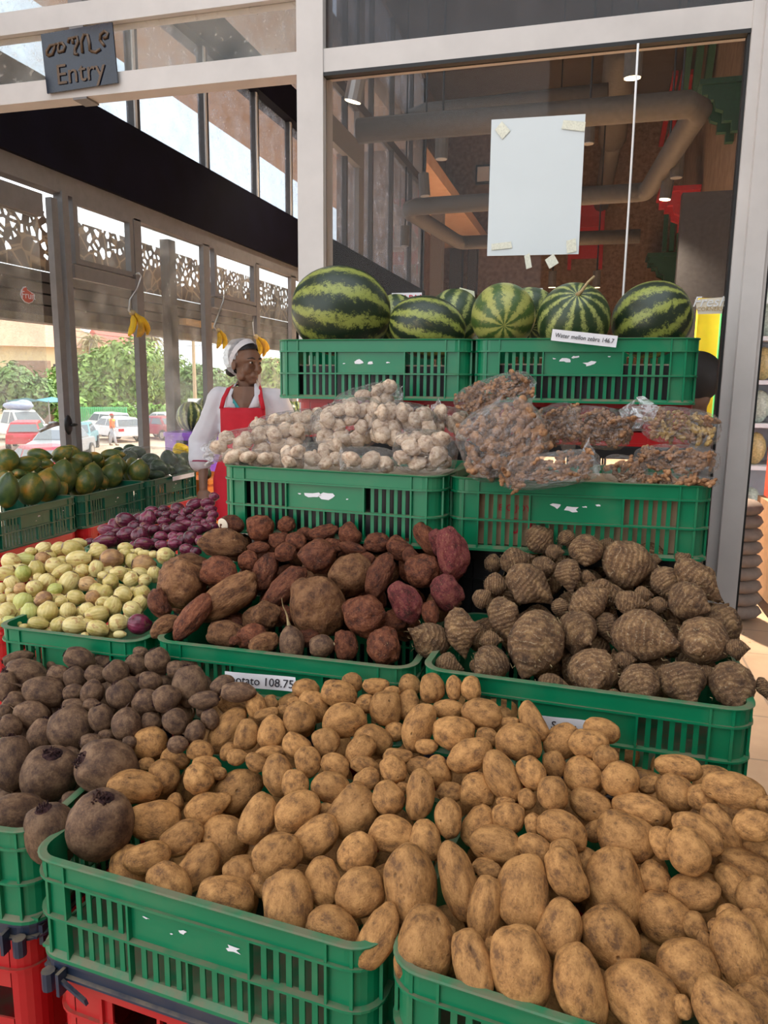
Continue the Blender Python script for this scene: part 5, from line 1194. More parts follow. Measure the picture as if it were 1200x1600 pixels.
TARO = [(60,470,162,120,-160,0,'taro',40),(178,447,178,116,80,0,'tarol',0),(135,555,102,84,10,.1,'taro',0),(262,555,146,126,150,.1,'taro',40),(420,490,248,190,110,0,'taro',25),(318,400,158,106,75,0,'tarok',10),(248,335,78,70,20,0,'tarol',0),
 (405,295,186,136,40,0,'tarok',0),(565,447,152,144,40,0,'tarol',50),(617,585,172,168,75,0,'taro',62),(770,620,148,134,80,0,'taro',40),(925,635,190,155,75,0,'tarok',20),(1085,635,186,148,80,0,'taro',35),(1185,635,80,46,80,.1,'tarol',0),
 (790,460,238,182,10,0,'taro',28),(985,475,182,168,110,0,'taro',70),(1060,445,192,126,65,.2,'tarok',0),(1100,505,78,74,0,0,'tarol',0),(745,225,206,164,15,0,'taro',-20),(590,175,122,116,95,0,'taro',35),(445,140,124,100,40,.1,'tarok',0),(487,182,66,62,0,0,'tarol',0),
 (528,135,66,60,60,.2,'taro',0),(530,260,128,90,85,0,'taro',15),(655,315,140,90,20,.1,'tarok',0),(600,345,156,110,-35,0,'taro',0),(360,200,122,86,-15,.1,'taro',0),(285,215,72,66,0,.2,'tarol',0),(450,230,92,80,0,.3,'taro',30),(665,155,72,52,0,.2,'tarol',0),
 (745,350,115,86,10,.2,'taro',0),(660,435,112,78,80,.4,'taro',0),(865,285,132,108,60,.1,'taro',20),(975,275,200,112,45,0,'tarok',0),(940,345,152,130,30,.1,'taro',30),(820,205,52,46,0,0,'tarol',0),(597,262,54,50,0,.3,'taro',0),(295,285,95,82,0,.3,'taro',0),
 (275,470,78,60,0,.3,'taro',0),(485,620,112,70,10,.3,'taro',0),(690,660,66,52,0,.4,'taro',0),(505,365,70,60,80,.6,'taro',0),(785,320,64,60,0,.4,'taro',0),(925,205,80,50,40,-.1,'tarol',0),(840,355,70,60,0,.4,'taro',0),(230,560,60,50,0,.5,'taro',0),(870,590,90,80,0,.7,'taro',0),(1000,590,80,70,0,.8,'taro',0),(720,540,80,60,0,.8,'taro',0)]

def plane3(a, b, c):
    a, b, c = map(np.array, (a, b, c)); n = np.cross(b-a, c-a); n /= np.linalg.norm(n); return a, n
class Item: pass
def mk(lists, kind, plane, tilt=True):
    out = []
    for (ox, oy, s), L in lists:
        for it in L:
            x, y, a, b, ang = it[:5]
            o = Item(); o.x, o.y, o.a, o.b, o.ang = ox+x/s, oy+y/s, a/s, b/s, math.radians(ang)
            o.bias = it[5] if len(it) > 5 else 0.0; o.kind = it[6] if len(it) > 6 else kind
            o.tilt = math.radians(it[7]) if len(it) > 7 else (math.radians(rnd.uniform(-12, 12)) if tilt else 0.0)
            o.fixed = False; o.filler = False
            a_, n = plane; d = ray(o.x, o.y); o.t0 = float(((a_-CC) @ n)/(d @ n))
            o.t = o.t0 + o.bias*o.b*o.t0/F; out.append(o)
    return out
def filler(items, plane, poly, step, kind, size, seed, depth=1.0, n_max=80):
    r = random.Random(seed); out = []
    xs = [p[0] for p in poly]; ys = [p[1] for p in poly]
    def inside(x, y):
        c = False; j = len(poly)-1
        for i in range(len(poly)):
            xi, yi = poly[i]; xj, yj = poly[j]
            if (yi > y) != (yj > y) and x < (xj-xi)*(y-yi)/(yj-yi)+xi: c = not c
            j = i
        return c
    y = min(ys); row = 0
    while y < max(ys):
        s = size(y); x = min(xs)+(row % 2)*s*.5
        while x < max(xs):
            if inside(x, y) and len(out) < n_max:
                o = Item(); o.x, o.y = x+r.uniform(-.2, .2)*s, y+r.uniform(-.2, .2)*s; o.a = s*r.uniform(1.0, 1.3); o.b = s*r.uniform(.85, 1.0); o.ang = r.uniform(0, 6.28)
                o.bias = depth; o.kind = r.choice(kind); o.tilt = r.uniform(-.4, .4); o.fixed = False; o.filler = True
                a_, n = plane; d = ray(o.x, o.y); o.t0 = float(((a_-CC) @ n)/(d @ n)); o.t0 += o.bias*s*o.t0/F; o.t = o.t0; out.append(o)
            x += s*step
        y += s*step*.8; row += 1
    return out
def orient(o):
    v = Vector(ray(o.x, o.y)).normalized(); r_ = Vector(RT); r_ = (r_-v*r_.dot(v)).normalized(); u_ = r_.cross(v)
    ax = r_*math.cos(o.ang)-u_*math.sin(o.ang)
    ax = (ax*math.cos(o.tilt)-v*math.sin(o.tilt)).normalized()
    az = (-v-ax*(-v).dot(ax)).normalized(); ay = az.cross(ax)
    return np.array([[ax.x, ay.x, az.x], [ax.y, ay.y, az.y], [ax.z, ay.z, az.z]])
def relax(items, iters=70, tight=.93):
    n = len(items); D = np.array([ray(o.x, o.y) for o in items]); t = np.array([o.t for o in items]); t0 = t.copy()
    R = np.array([orient(o) for o in items]); V = D/np.linalg.norm(D, axis=1)[:, None]
    for o in items:
        # a tilted long axis shows shortened: keep the seen length
        c, s = abs(math.cos(o.tilt)), abs(math.sin(o.tilt)); o.la = o.a if s < .3 else min(o.a*1.25, math.sqrt(max(o.a**2-(o.b*s)**2, (.8*o.b)**2))/max(c, .55)); o.lc = o.b*.93
    S = np.array([[o.la, o.b, o.lc] for o in items])/F/2
    order = t[:, None] < t[None, :]
    for it in range(iters):
        P = CC + D*t[:, None]; rad = S*t[:, None]
        d = P[None]-P[:, None]; dist = np.linalg.norm(d, axis=2)+1e-9; nrm = d/dist[:, :, None]
        loc = np.einsum('ijk,ikl->ijl', nrm, R)   # direction in the frame of i
        ri = 1/np.sqrt(((loc/rad[:, None, :])**2).sum(2)); locj = np.einsum('ijk,jkl->ijl', nrm, R); rj = 1/np.sqrt(((locj/rad[None])**2).sum(2))
        ov = tight*(ri+rj)-dist; np.fill_diagonal(ov, 0); ov = np.clip(ov, 0, None)
        k = np.abs(np.einsum('ijk,ik->ij', nrm, V)); mv = ov*.30/np.maximum(k, .4)
        sg = np.where(order, -.45, 1.55)
        step = (mv*sg).sum(1); step = np.clip(step, -.02, .02)
        t = t + step/np.linalg.norm(D, axis=1); t += .04*(t0-t)
    for o, tt, q, sz in zip(items, t, R, S): o.t = float(tt); o.R = q; o.S = sz*tt; o.p = CC+ray(o.x, o.y)*o.t
def pick(kind, i): L = MESH[kind]; return L[i % len(L)]
def obj_item(o, name, i):
    me = pick(o.kind, i); ob = link(name, me)
    roll = Matrix.Rotation(rnd.uniform(0, 6.28), 4, 'X')
    Rm = Matrix([list(map(float, r_)) for r_ in o.R]).to_4x4()
    sc = Matrix.Diagonal((*[float(s) for s in o.S], 1))
    ob.matrix_world = Matrix.Translation(Vector([float(c) for c in o.p])) @ Rm @ sc @ roll
    # the roll sits inside the scale so that the measured outline stays
    l_, q_, s_ = ob.matrix_world.decompose(); ob.location = l_; ob.rotation_mode = 'QUATERNION'; ob.rotation_quaternion = Matrix([list(map(float, r_)) for r_ in o.R]).to_quaternion() @ Quaternion((1, 0, 0), rnd.choice([0, 3.14159])); ob.scale = [float(s) for s in o.S]
    return ob
def rows_label(items, rows, start, up):
    """name each by its place: rows counted up from the front rim, places along the row"""
    vis = sorted([o for o in items if not o.filler], key=lambda o: -o.y)
    per = math.ceil(len(vis)/rows); out = {}
    for r_ in range(rows):
        for j, o in enumerate(sorted(vis[r_*per:(r_+1)*per], key=lambda o: o.x)): out[id(o)] = (ORD[j], ORD[r_])
    return out
def size_word(o, med): s = (o.a*o.b)**.5*o.t/med; return 'large' if s > 1.2 else 'small' if s < .82 else 'mid sized'
def shape_word(o):
    q = o.a/o.b; return 'long' if q > 1.45 else 'oval' if q > 1.15 else 'round'
def lie_word(o):
    if o.a/o.b < 1.15: return ''
    a = math.degrees(o.ang) % 180; return ' lying flat' if a < 25 or a > 155 else ' standing upright' if 65 < a < 115 else ' lying aslant'

# potatoes and beets share the front crates
plP = plane3(at_y(300, 1395, .922), at_y(1100, 1560, .845), at_y(700, 1072, 1.325))
potatoes = mk([((300, 1020, 3.0), P3), ((560, 1020, 3.0), P4), ((800, 1120, 3.0), P5), ((400, 1260, 2.609), P6), ((0, 1000, 3.0), P1)], 'potato', plP)
plB = plane3(at_y(20, 1300, .98), at_y(200, 1290, 1.0), at_y(160, 1045, 1.335))
beets = mk([((0, 1000, 3.0), BEET)], 'beet', plB)
psize = lambda y: 58+(y-1060)*.085
fP = filler(potatoes, plP, [(330, 1130), (560, 1080), (700, 1085), (1000, 1170), (1190, 1240), (1190, 1590), (900, 1580), (620, 1470), (330, 1400), (200, 1330), (230, 1200)], .95, ['potato'], psize, 5, 1.75, 110)
fB = filler(beets, plB, [(10, 1040), (300, 1040), (330, 1100), (230, 1150), (170, 1290), (60, 1310), (5, 1300)], 1.0, ['beet'], lambda y: 42+(y-1040)*.15, 6, 1.4, 40)
relax(potatoes+beets+fP+fB)
plW = plane3(at_y(0, 985, 1.43), at_y(215, 1003, 1.43), at_y(120, 850, 1.93))
wons = mk([((0, 820, 4.0), WON)], 'wonion', plW)
fW = filler(wons, plW, [(5, 895), (60, 860), (120, 855), (240, 880), (225, 985), (110, 990), (5, 975)], 1.0, ['wonion'], lambda y: 27, 7, 1.2, 45)
plR = plane3(at_y(150, 872, 1.98), at_y(330, 850, 1.98), at_y(300, 785, 2.42))
rons = mk([((0, 680, 3.529), RON)], 'ronion', plR)
fR = filler(rons, plR, [(160, 845), (200, 812), (330, 790), (340, 830), (300, 855), (200, 860)], 1.0, ['ronion'], lambda y: 24, 8, 1.2, 35)
relax(wons+fW+rons+fR)
plY = plane3(at_y(240, 985, 1.435), at_y(620, 1020, 1.425), at_y(500, 818, 1.72))
yams = mk([((200, 780, 2.3077), YAM)], 'yr', plY)
fY = filler(yams, plY, [(250, 960), (330, 850), (520, 820), (700, 830), (740, 900), (640, 1020), (400, 1000)], 1.0, ['yr', 'ys', 'yb'], lambda y: 46+(y-820)*.05, 9, 1.4, 40)
plT = plane3(at_y(690, 1065, 1.395), at_y(1130, 1110, 1.375), at_y(900, 838, 1.74))
taros = mk([((640, 780, 2.1429), TARO)], 'taro', plT)
fT = filler(taros, plT, [(700, 1030), (760, 900), (850, 840), (1080, 880), (1140, 960), (1150, 1080), (960, 1070)], 1.0, ['taro'], lambda y: 46+(y-820)*.06, 10, 1.4, 45)
relax(yams+fY+taros+fT)

DONE = []
def emit_heap(items, fill, name_of, noun_of, group_of, where, rows, med, cat_of, hidden_label, extra=None):
    lab = rows_label(items, rows, '', '')
    for i, o in enumerate(items):
        nm = name_of(o); ob = obj_item(o, nm, i*5+int(o.x))
        a, b = lab[id(o)]
        L = '%s %s%s, %s from street in %s row up' % (size_word(o, med).replace('mid sized', 'medium') + ' ' + shape_word(o), noun_of(o), lie_word(o), a, b)
        tag(ob, L, cat_of(o), group_of(o))
        if extra: extra(ob, o, i)
        DONE.append((o, ob))
    for i, o in enumerate(fill):
        nm = name_of(o); ob = obj_item(o, nm, i*7+3)
        tag(ob, hidden_label(o), cat_of(o), group_of(o) + ' deep in the heap')
emit_heap(potatoes, fP, lambda o: 'potato', lambda o: 'tan potato' if o.kind == 'potato' else 'bottle necked tan potato', lambda o: 'potatoes in the front crates', '', 10, 78*1.15, lambda o: 'potato', lambda o: 'tan potato buried in the front heap, glimpsed between others')
def beet_extra(ob, o, i):
    big = o.a > 38
    r = random.Random(i)
    if o.a > 30:
        mb = MB()
        for j in range(26):
            a = r.uniform(0, 6.28); q = r.uniform(0, .30); c = Vector((-.93-.03*math.cos(q*3), q*math.cos(a), q*math.sin(a)))
            e = c+Vector((-r.uniform(.04, .12), r.uniform(-.12, .12), r.uniform(-.12, .12))); mb.tube([c+Vector((.05, 0, 0)), c+(e-c)*.6+Vector((-.05, 0, 0)), e+Vector((-.04, 0, 0))], [.04, .03, .012], 4)
        mb.ell((-.90, 0, 0), .115, .40, .40, 12)
        build('leaf_scar', mb, M['beetcrown'], ob, True)
    if i in (8, 23, 34, 4, 14, 20, 9) or i % 3 == 0:
        L = 1.2 if i in (8, 14, 34) else .45; p = Vector((.9, 0, 0)); pts = [p]; d = Vector((1, r.uniform(-.3, .3), r.uniform(-.3, .3)))
        for s in range(5): p = p+d*L/5; d = (d+Vector((0, r.uniform(-.5, .5), r.uniform(-.5, .5)))).normalized(); pts.append(p)
        build('root_tail', MB().tube(pts, [.16, .07, .045, .03, .022, .012], 6), M['beet'], ob, True)
emit_heap(beets, fB, lambda o: 'beetroot', lambda o: 'dusty beetroot', lambda o: 'beetroots in the front crate', '', 5, 42*1.3, lambda o: 'beetroot', lambda o: 'beetroot buried in the dark beet heap, barely showing', beet_extra)
for i in range(13):   # the rest of the beets in the corner crate
    s = .047+.012*rnd.random(); ob = link('beetroot', MESH['beet'][i % 6]); ob.location = (-1.385+.105*(i % 4)+.02*rnd.random(), 1.0+.105*(i//4), .594+s*.95+.02*(i % 3)); ob.scale = (s*1.1, s, s); ob.rotation_euler = (rnd.uniform(0, 6), rnd.uniform(-1, 1), rnd.uniform(0, 6))
    tag(ob, 'beetroot low inside the corner crate, hidden under the heap', 'beetroot', 'beetroots low in the corner crate')
def won_noun(o): return {'wonion': 'white onion', 'gonion': 'greenish onion', 'bonion': 'brown skinned onion', 'ronion': 'stray red onion'}[o.kind]
def onion_extra(ob, o, i):
    r = random.Random(i)
    if i % 3 == 0 and o.a > 22:
        mb = MB()
        for j in range(10):
            a = r.uniform(0, 6.28); c = Vector((-.96, .06*math.cos(a), .06*math.sin(a))); e = c+Vector((-r.uniform(.08, .16), r.uniform(-.16, .16), r.uniform(-.16, .16))); mb.tube([c, e], [.014, .006], 4)
        build('root_tuft', mb, M['stem'], ob)
emit_heap(wons, fW, lambda o: 'red_onion' if o.kind == 'ronion' else 'onion', won_noun, lambda o: 'onions in the white onion crate', '', 6, 29*1.6, lambda o: 'onion', lambda o: 'white onion sunk in the pale onion heap, barely showing', onion_extra)
emit_heap(rons, fR, lambda o: 'red_onion', lambda o: 'purple red onion', lambda o: 'red onions behind the white ones', '', 4, 25*2.1, lambda o: 'onion', lambda o: 'red onion sunk in the purple onion heap, barely showing', onion_extra)
def yam_noun(o): return {'yr': 'reddish yam', 'ys': 'reddish yam', 'yb': 'earthy brown yam', 'ysb': 'earthy brown yam', 'yp': 'pinkish red yam', 'beet': 'stray beetroot among yams'}[o.kind]
def yam_extra(ob, o, i):
    if i == 2:
        f_ = Vector(ob.rotation_quaternion.inverted() @ Vector((-.35, -1, .05)).normalized())
        q = Vector((f_.x/ob.scale.x, f_.y/ob.scale.y, f_.z/ob.scale.z)); 
        me = MB().ell((0, 0, 0), .60, .55, .10, 14); c = build('cut_face', me, M['yamflesh'], ob, True)
        c.matrix_local = Matrix.Translation(f_*.99) @ f_.to_track_quat('Z', 'Y').to_matrix().to_4x4()
    if o.kind == 'beet':
        r = random.Random(i); p = Vector((.9, 0, 0)); pts = [p]; d = Vector((1, .1, .2))
        for s in range(6): p = p+d*.34; d = (d+Vector((0, r.uniform(-.25, .25), r.uniform(-.2, .2)))).normalized(); pts.append(p)
        build('root_tail', MB().tube(pts, [.2, .1, .07, .05, .04, .03, .015], 6), M['stem'], ob, True)
emit_heap(yams, fY, lambda o: 'beetroot' if o.kind == 'beet' else 'yam', yam_noun, lambda o: 'yams in the yam crate', '', 5, 48*1.6, lambda o: 'beetroot' if o.kind == 'beet' else 'yam', lambda o: 'yam sunk in the red brown heap, barely showing', yam_extra)
def taro_noun(o): return {'taro': 'ringed taro corm', 'tarok': 'knobbly taro corm', 'tarol': 'stubby taro corm'}[o.kind]
def taro_extra(ob, o, i):
    r = random.Random(i); mb = MB()
    for j in range(18):
        d = Vector((r.uniform(-.95, .7), r.gauss(0, .6), r.gauss(0, .6))).normalized(); e = d*1.0+Vector((r.uniform(-.15, .15), r.uniform(-.15, .15), r.uniform(-.15, .15)))*1.4
        mb.tube([d*.93, d*1.03, d*1.02+(e-d)*.7], [.011, .009, .004], 3)
    build('root_hairs', mb, M['stem'], ob)['kind'] = 'stuff'
emit_heap(taros, fT, lambda o: 'taro', taro_noun, lambda o: 'taro in the taro crate', '', 5, 56*1.55, lambda o: 'taro', lambda o: 'taro sunk in the ringed taro heap, barely showing', taro_extra)

# ------------------------------------------------------------------ watermelons and other big fruit
def place_px(mesh, name, px, py, a, b, ang, Y, tilt=0, roll=0.0, X=None):
    o = Item(); o.x, o.y = px, py; o.ang = math.radians(ang); o.tilt = math.radians(tilt)
    p = at_y(px, py, Y) if X is None else at_x(px, py, X); t = float((p-CC) @ FW)
    R = orient(o); ob = link(name, mesh); ob.location = p; ob.rotation_mode = 'QUATERNION'
    ob.rotation_quaternion = Matrix([list(map(float, r_)) for r_ in R]).to_quaternion() @ Quaternion((1, 0, 0), roll)
    ob.scale = (a*t/F/2, b*t/F/2, b*t/F/2); return ob
MEL = [('the largest watermelon, dark striped, filling the crate end by the white post', 533, 487, 154, 138, 8, 2.27, 0, 'melon', 0),
       ('watermelon half hidden behind the largest one', 618, 503, 82, 82, 80, 2.48, 30, 'melonfine', 0),
       ('dark striped watermelon lying beside the largest one', 668, 512, 120, 96, 14, 2.26, 0, 'melon', 1),
       ('watermelon showing its pale star shaped end, behind the lying one', 708, 498, 96, 86, 110, 2.47, 45, 'melonfine', 0),
       ('pale yellowish watermelon with its blossom end facing out', 786, 494, 102, 100, 80, 2.25, 74, 'melonpale', 0),
       ('watermelon peeping out behind the pale yellowish one', 826, 494, 70, 92, 80, 2.47, 60, 'melonfine', 0),
       ('watermelon with a dry stem, behind the price strip', 896, 500, 112, 112, -85, 2.24, 48, 'melonfine', 2),
       ('large watermelon at the crate end by the grey frame', 1019, 500, 120, 118, -28, 2.31, 10, 'melon', 2)]
mm_ = {k: [melon_mesh(i, M[k]) for i in range(2)] for k in ('melon', 'melonfine', 'melonpale')}
for i, (lab, px, py, a, b, ang, Y, ti, k, ro) in enumerate(MEL):
    ob = tag(place_px(mm_[k][i % 2], 'watermelon', px, py, a, b, ang, Y, ti, ro), lab, 'watermelon', 'watermelons on the top crates')
    if i == 6: build('stem', MB().tube([(.96, 0, 0), (1.1, .02, .1), (1.25, -.1, .3), (1.3, -.2, .5)], [.07, .045, .035, .03], 8).ell((.97, 0, 0), .03, .12, .12), M['stem'], ob, True)
    elif i in (3, 4, 7): build('stem_scar', MB().ell((.985, 0, 0), .015, .05, .05), M['stem'], ob, True)
for lab, px, py, a, Y in (('watermelon on the purple box by the street window', 298, 651, 46, 5.35), ('watermelon behind the one on the purple box', 322, 642, 40, 5.75), ('watermelon close behind the sleeve of the woman', 338, 652, 34, 5.4), ('watermelon beside the shoulder of the woman, under the crate edge', 449, 645, 38, 5.3), ('watermelon tucked behind the red crate by the woman', 464, 644, 34, 5.75)):
    tag(place_px(mm_['melonfine'][0], 'watermelon', px, py, a, a*.95, 90, Y, 15), lab, 'watermelon', 'watermelons behind the woman')
def standbox(name, label, x0, x1, y0, y1, z, mat, cat):
    t = thing(name, label, cat, ((x0+x1)/2, (y0+y1)/2, 0)); hx, hy = (x1-x0)/2, (y1-y0)/2
    build('body', MB().box(-hx, hx, -hy, hy, 0, z-.03), mat, t); build('rim', ring(2*hx+.02, 2*hy+.02, .03, [(0, z-.03), (.008, z-.03), (.008, z), (-.012, z), (-.012, z-.03)]), mat, t)
    build('handle_slot', MB().box(-.05, .05, -hy-.004, -hy, z-.09, z-.06), M['black'], t); return t
q = at_y(298, 674, 5.35); standbox('purple_box', 'purple plastic box carrying watermelons by the window', q[0]-.13, q[0]+.17, 5.18, 5.7, q[2], M['purple'], 'box')
q2 = at_y(456, 664, 5.3); standbox('purple_box', 'purple plastic box hidden behind the woman and red crates', q2[0]-.18, q2[0]+.25, 5.1, 5.95, q2[2], M['purple'], 'box')
# papayas
PAP = [(35,850,140,135,80),(40,1010,205,125,-85),(20,935,110,70,-20),(170,1000,190,150,-80),(255,978,195,150,-75),(345,935,205,150,-82),(470,965,145,112,-85),(505,935,165,128,-80),(615,925,150,125,-60),(632,880,140,125,-75),(765,905,140,118,-80),
       (450,850,135,100,-40),(150,865,158,92,-10),(220,815,135,74,10),(345,810,128,92,-35),(400,795,105,66,20),(520,830,98,66,0),(625,815,132,68,0),(258,865,78,62,0),(105,920,80,56,0),(560,965,90,80,60)]
PL = ['dark papaya at the picture edge, behind the foremost', 'green papaya at the picture edge standing against the crate front', 'slim papaya wedged at the picture edge', 'green papaya with an orange flank in the front row', 'broad papaya leaning behind the orange flanked one', 'tall yellow green papaya over the crate joint', 'papaya with a bright orange side just past the crate joint', 'dark green papaya right behind the bright orange sided one', 'brown and orange overripe papaya lying aslant', 'dark pointed papaya behind the overripe one', 'yellow green round papaya at the squash crate end',
      'mottled papaya in the middle of the second row', 'dark papaya lying flat in the back row', 'orange streaked papaya lying on top by the door frame', 'dark pointed papaya against the door frame', 'papaya lying behind the door frame foot', 'small dark papaya in the back row', 'papaya at the back by the bagged squash', 'small grey green papaya between the front ones', 'sliver of dull papaya behind the orange flanked one', 'shaded papaya deep at the crate joint']
plA = plane3(at_x(20, 790, -2.57), at_x(230, 745, -2.57), at_x(60, 700, -2.85))
pap = mk([((0, 480, 3.529), PAP)], 'papaya', plA)
fA = filler(pap, plA, [(5, 715), (100, 700), (200, 710), (225, 735), (120, 765), (10, 790)], 1.0, ['papaya'], lambda y: 38, 11, .9, 14)
SQ = [(700,830,110,90,10),(760,800,90,70,0),(830,850,110,95,20),(880,890,110,90,40),(930,840,110,95,70),(980,860,120,100,20),(1030,850,110,95,60),(1000,900,110,70,0),(860,930,100,60,0,.2),(920,900,90,80,0,.2),(1065,880,70,80,60),(720,780,80,50,0),(650,790,60,40,0)]
sq = mk([((0, 480, 3.529), SQ)], 'squash', plane3(at_x(235, 745, -2.60), at_x(305, 732, -2.6), at_x(255, 705, -2.85)))
relax(pap+fA+sq, 60)
for o, l in zip(pap, PL):
    ob = tag(obj_item(o, 'papaya', int(o.x)), l, 'papaya', 'papayas by the street window')
    build('stem_end', MB().tube([(.97, 0, 0), (1.05, .02, 0)], [.09, .05], 8), M['stem'], ob)
for o in fA: tag(obj_item(o, 'papaya', int(o.x)), 'papaya low in the crate, hidden under the upper ones', 'papaya', 'papayas deep in the crates')
for i, o in enumerate(sq): tag(obj_item(o, 'dark_squash', i), ['dark green squash inside the netted bag, %s from the door side' % ORD[i]][0], 'squash', 'squash in the bag')
def film_mesh(seed, amp=.11, n=3.0, mat=None):
    V, f = ICO[4]; P = V.copy(); rj = random.Random(seed)
    for i, v in enumerate(V):
        d = Vector(v); q = 1/((abs(d.x)**n+abs(d.y)**n+abs(d.z)**n)**(1/n))
        rg = 1-abs(mn.noise(d*2.1+Vector((seed*3.3, 0, 0))))*2; rg2 = 1-abs(mn.noise(d*5+Vector((0, seed*2.1, 0))))*2
        q *= 1+amp*.55*rg+amp*.35*rg2
        P[i] = d*q*(1+rj.uniform(-.007, .007))
    me = finish('film', P, f, mat or M['film']); me.polygons.foreach_set('use_smooth', [False]*len(me.polygons)); return me
def bag_at(name, label, cat, px, py, a, b, ang, Y, group, seed, thick=.8, tail=None, mat=None, X=None, tilt=0):
    o = Item(); o.x, o.y = px, py; o.ang = math.radians(ang); o.tilt = math.radians(tilt)
    p = at_y(px, py, Y) if X is None else at_x(px, py, X); t = float((p-CC) @ FW); R = orient(o)
    root = thing(name, label, cat, p, 0, group); root.rotation_mode = 'QUATERNION'
    root.rotation_quaternion = Matrix([list(map(float, r_)) for r_ in R]).to_quaternion()
    hx, hy = a*t/F/2, b*t/F/2; hz = min(hx, hy)*thick
    fo = link('film', film_mesh(seed, mat=mat), root); fo.scale = (hx*1.06, hy*1.09, hz*1.12)
    if tail:
        # crumpled end of the bag: two loose layers gathered and fanning out
        for (ta, tl, tw) in tail:
            r = random.Random(seed+int(ta)); ca, sa = math.cos(math.radians(ta)), math.sin(math.radians(ta)); mb = MB(); N, K = 9, 8
            e0 = 1/math.sqrt((ca/hx)**2+(sa/hy)**2)*.82
            for lay in (-1, 1):
                base = len(mb.v)
                for i in range(N+1):
                    s = i/N; w_ = hy*(.55+tw*s)
                    for j in range(K+1):
                        u = j/K*2-1; L = e0+tl*hx*s*(1+.18*math.sin(j*2.1+seed))
                        zz_ = lay*hz*.55*(1-s)**1.5*(1-u*u)+.10*hy*math.sin(j*1.9+seed+i*.5)*s+r.uniform(-.03, .03)*hy
                        x, y = L, u*w_; mb.v.append((x*ca+y*sa, -x*sa+y*ca, zz_))
                for i in range(N):
                    for j in range(K):
                        q = base+i*(K+1)+j; mb.f.append((q, q+1, q+K+2, q+K+1)); mb.mi.append(0)
            build('loose_end', mb, M['filmend'], root, False)
    return root, hx, hy, hz, t
def fill_bag(root, hx, hy, hz, kinds, name, label, group, size, seed, cat, nmax, tight=.78):
    r = random.Random(seed); done = []; tries = 0; q = root.rotation_quaternion; c = Vector(root.location)
    while len(done) < nmax and tries < 5000:
        tries += 1; s = size*r.uniform(.85, 1.12)
        p = Vector((r.uniform(-1, 1)*(hx-s*.8), r.uniform(-1, 1)*(hy-s*.8), r.uniform(-.7, 1)*max(.002, hz-s*.8)))
        if (abs(p.x)/hx)**2.4+(abs(p.y)/hy)**2.4 > .74: continue
        if any((p-e).length < (s+es)*tight for e, es in done): continue
        done.append((p, s))
        k = r.choice(kinds); ob = link(name, r.choice(MESH[k])); ob.location = c+q @ p; ob.rotation_mode = 'QUATERNION'
        ob.rotation_quaternion = Quaternion((r.gauss(0, 1), r.gauss(0, 1), r.gauss(0, 1), r.gauss(0, 1))).normalized(); ob.scale = (s, s, s*.92)
        tag(ob, label, cat, group)
# netted bag over the squash
M['net'] = film_mat('net_film', .01, (.97, .98, .97), .05)
bag_at('netted_bag', 'clear bag pulled over dark squash at the crate end', 'bag', 248, 724, 112, 48, 4, 4.1, None, 5, .8, [(75, .35, .3)], M['net'], -2.66)
for i, (px, py, a, X_) in enumerate([(283, 704, 26, -2.62), (303, 707, 24, -2.5), (312, 714, 28, -2.42), (318, 722, 26, -2.36), (296, 716, 22, -2.6)]):
    tag(place_px(MESH['lemon'][0], 'yellow_melon', px, py, a, a*.85, 15+20*i, 4.75, 0), 'small yellow melon beyond the squash crate, %s from the window' % ORD[i], 'melon', 'yellow melons by the woman')
tag(place_px(MESH['squash'][0], 'dark_squash', 320, 738, 24, 20, 80, 4.6), 'single dark squash below the yellow melons', 'squash')
q = at_y(318, 750, 4.7); standbox('orange_box', 'orange plastic box under the yellow melons', q[0]-.30, q[0]+.14, 4.5, 4.95, q[2]+.03, M['orangeplastic'], 'box')

# bananas hung in the windows
def bananas(label, px, py, s, n, lean, hook, X):
    p = at_x(px, py, X); t = thing('banana_bunch', label, 'bananas', p, 0, 'bananas hung in the street window')
    for i in range(n):
        a = lean+(i-(n-1)/2)*.42; pts = []; rad = []
        for k in range(9):
            u = k/8; y = .16*math.sin(a)*u+.04*math.sin(u*3.1)*(1 if a >= 0 else .4); z = -.15*u*math.cos(a*.6); x = .02*(i % 2)+.012*math.sin(u*3)
            pts.append((x, y*s*1.0, z*s)); rad.append(s*(.008 if k == 0 else .012 if k == 1 else .006 if k == 8 else .014 if k == 7 else .021))
        build('banana', MB().tube(pts, rad, 8), M['banana'], t, True)
    build('crown', MB().ell((0, 0, .005), .022*s, .028*s, .02*s), M['stem'], t, True)
    hp_ = [tuple(Vector(at_x(hx_, hy_, X if k_ < len(hook)-1 else LX+.01))) for k_, (hx_, hy_) in enumerate(hook)]
    h = build('wire_hook', MB().tube(hp_, .006, 6), M['steel'], None, True)
    tag(h, 'bent wire hook holding the ' + label.split(',')[0], 'hook', 'wire hooks in the street window')
bananas('largest banana bunch, by the first window mullion', 207, 490, .98, 4, .25, [(207, 492), (201, 485), (203, 468), (214, 452), (221, 432), (217, 427), (208, 431)], LX+.12)
bananas('small banana bunch, beside the head of the woman', 341, 517, .92, 3, .2, [(340, 519), (334, 510), (341, 492), (349, 470), (349, 463), (340, 464)], LX+.12)
bananas('banana bunch, just beyond the headband of the woman', 400, 527, 1.15, 4, .75, [(404, 528), (397, 524), (395, 505), (397, 495)], LX+.12)
tag(build('wooden_batten', MB().box(LX-.70, LX-.62, ypx(388, 508), ypx(426, 508), at_x(405, 511, LX-.2)[2]-.02, at_x(405, 511, LX-.2)[2]+.035), plain('pale_wood', (.7, .42, .16), .6)), 'pale wooden slat outside above the last banana bunch', 'slat')

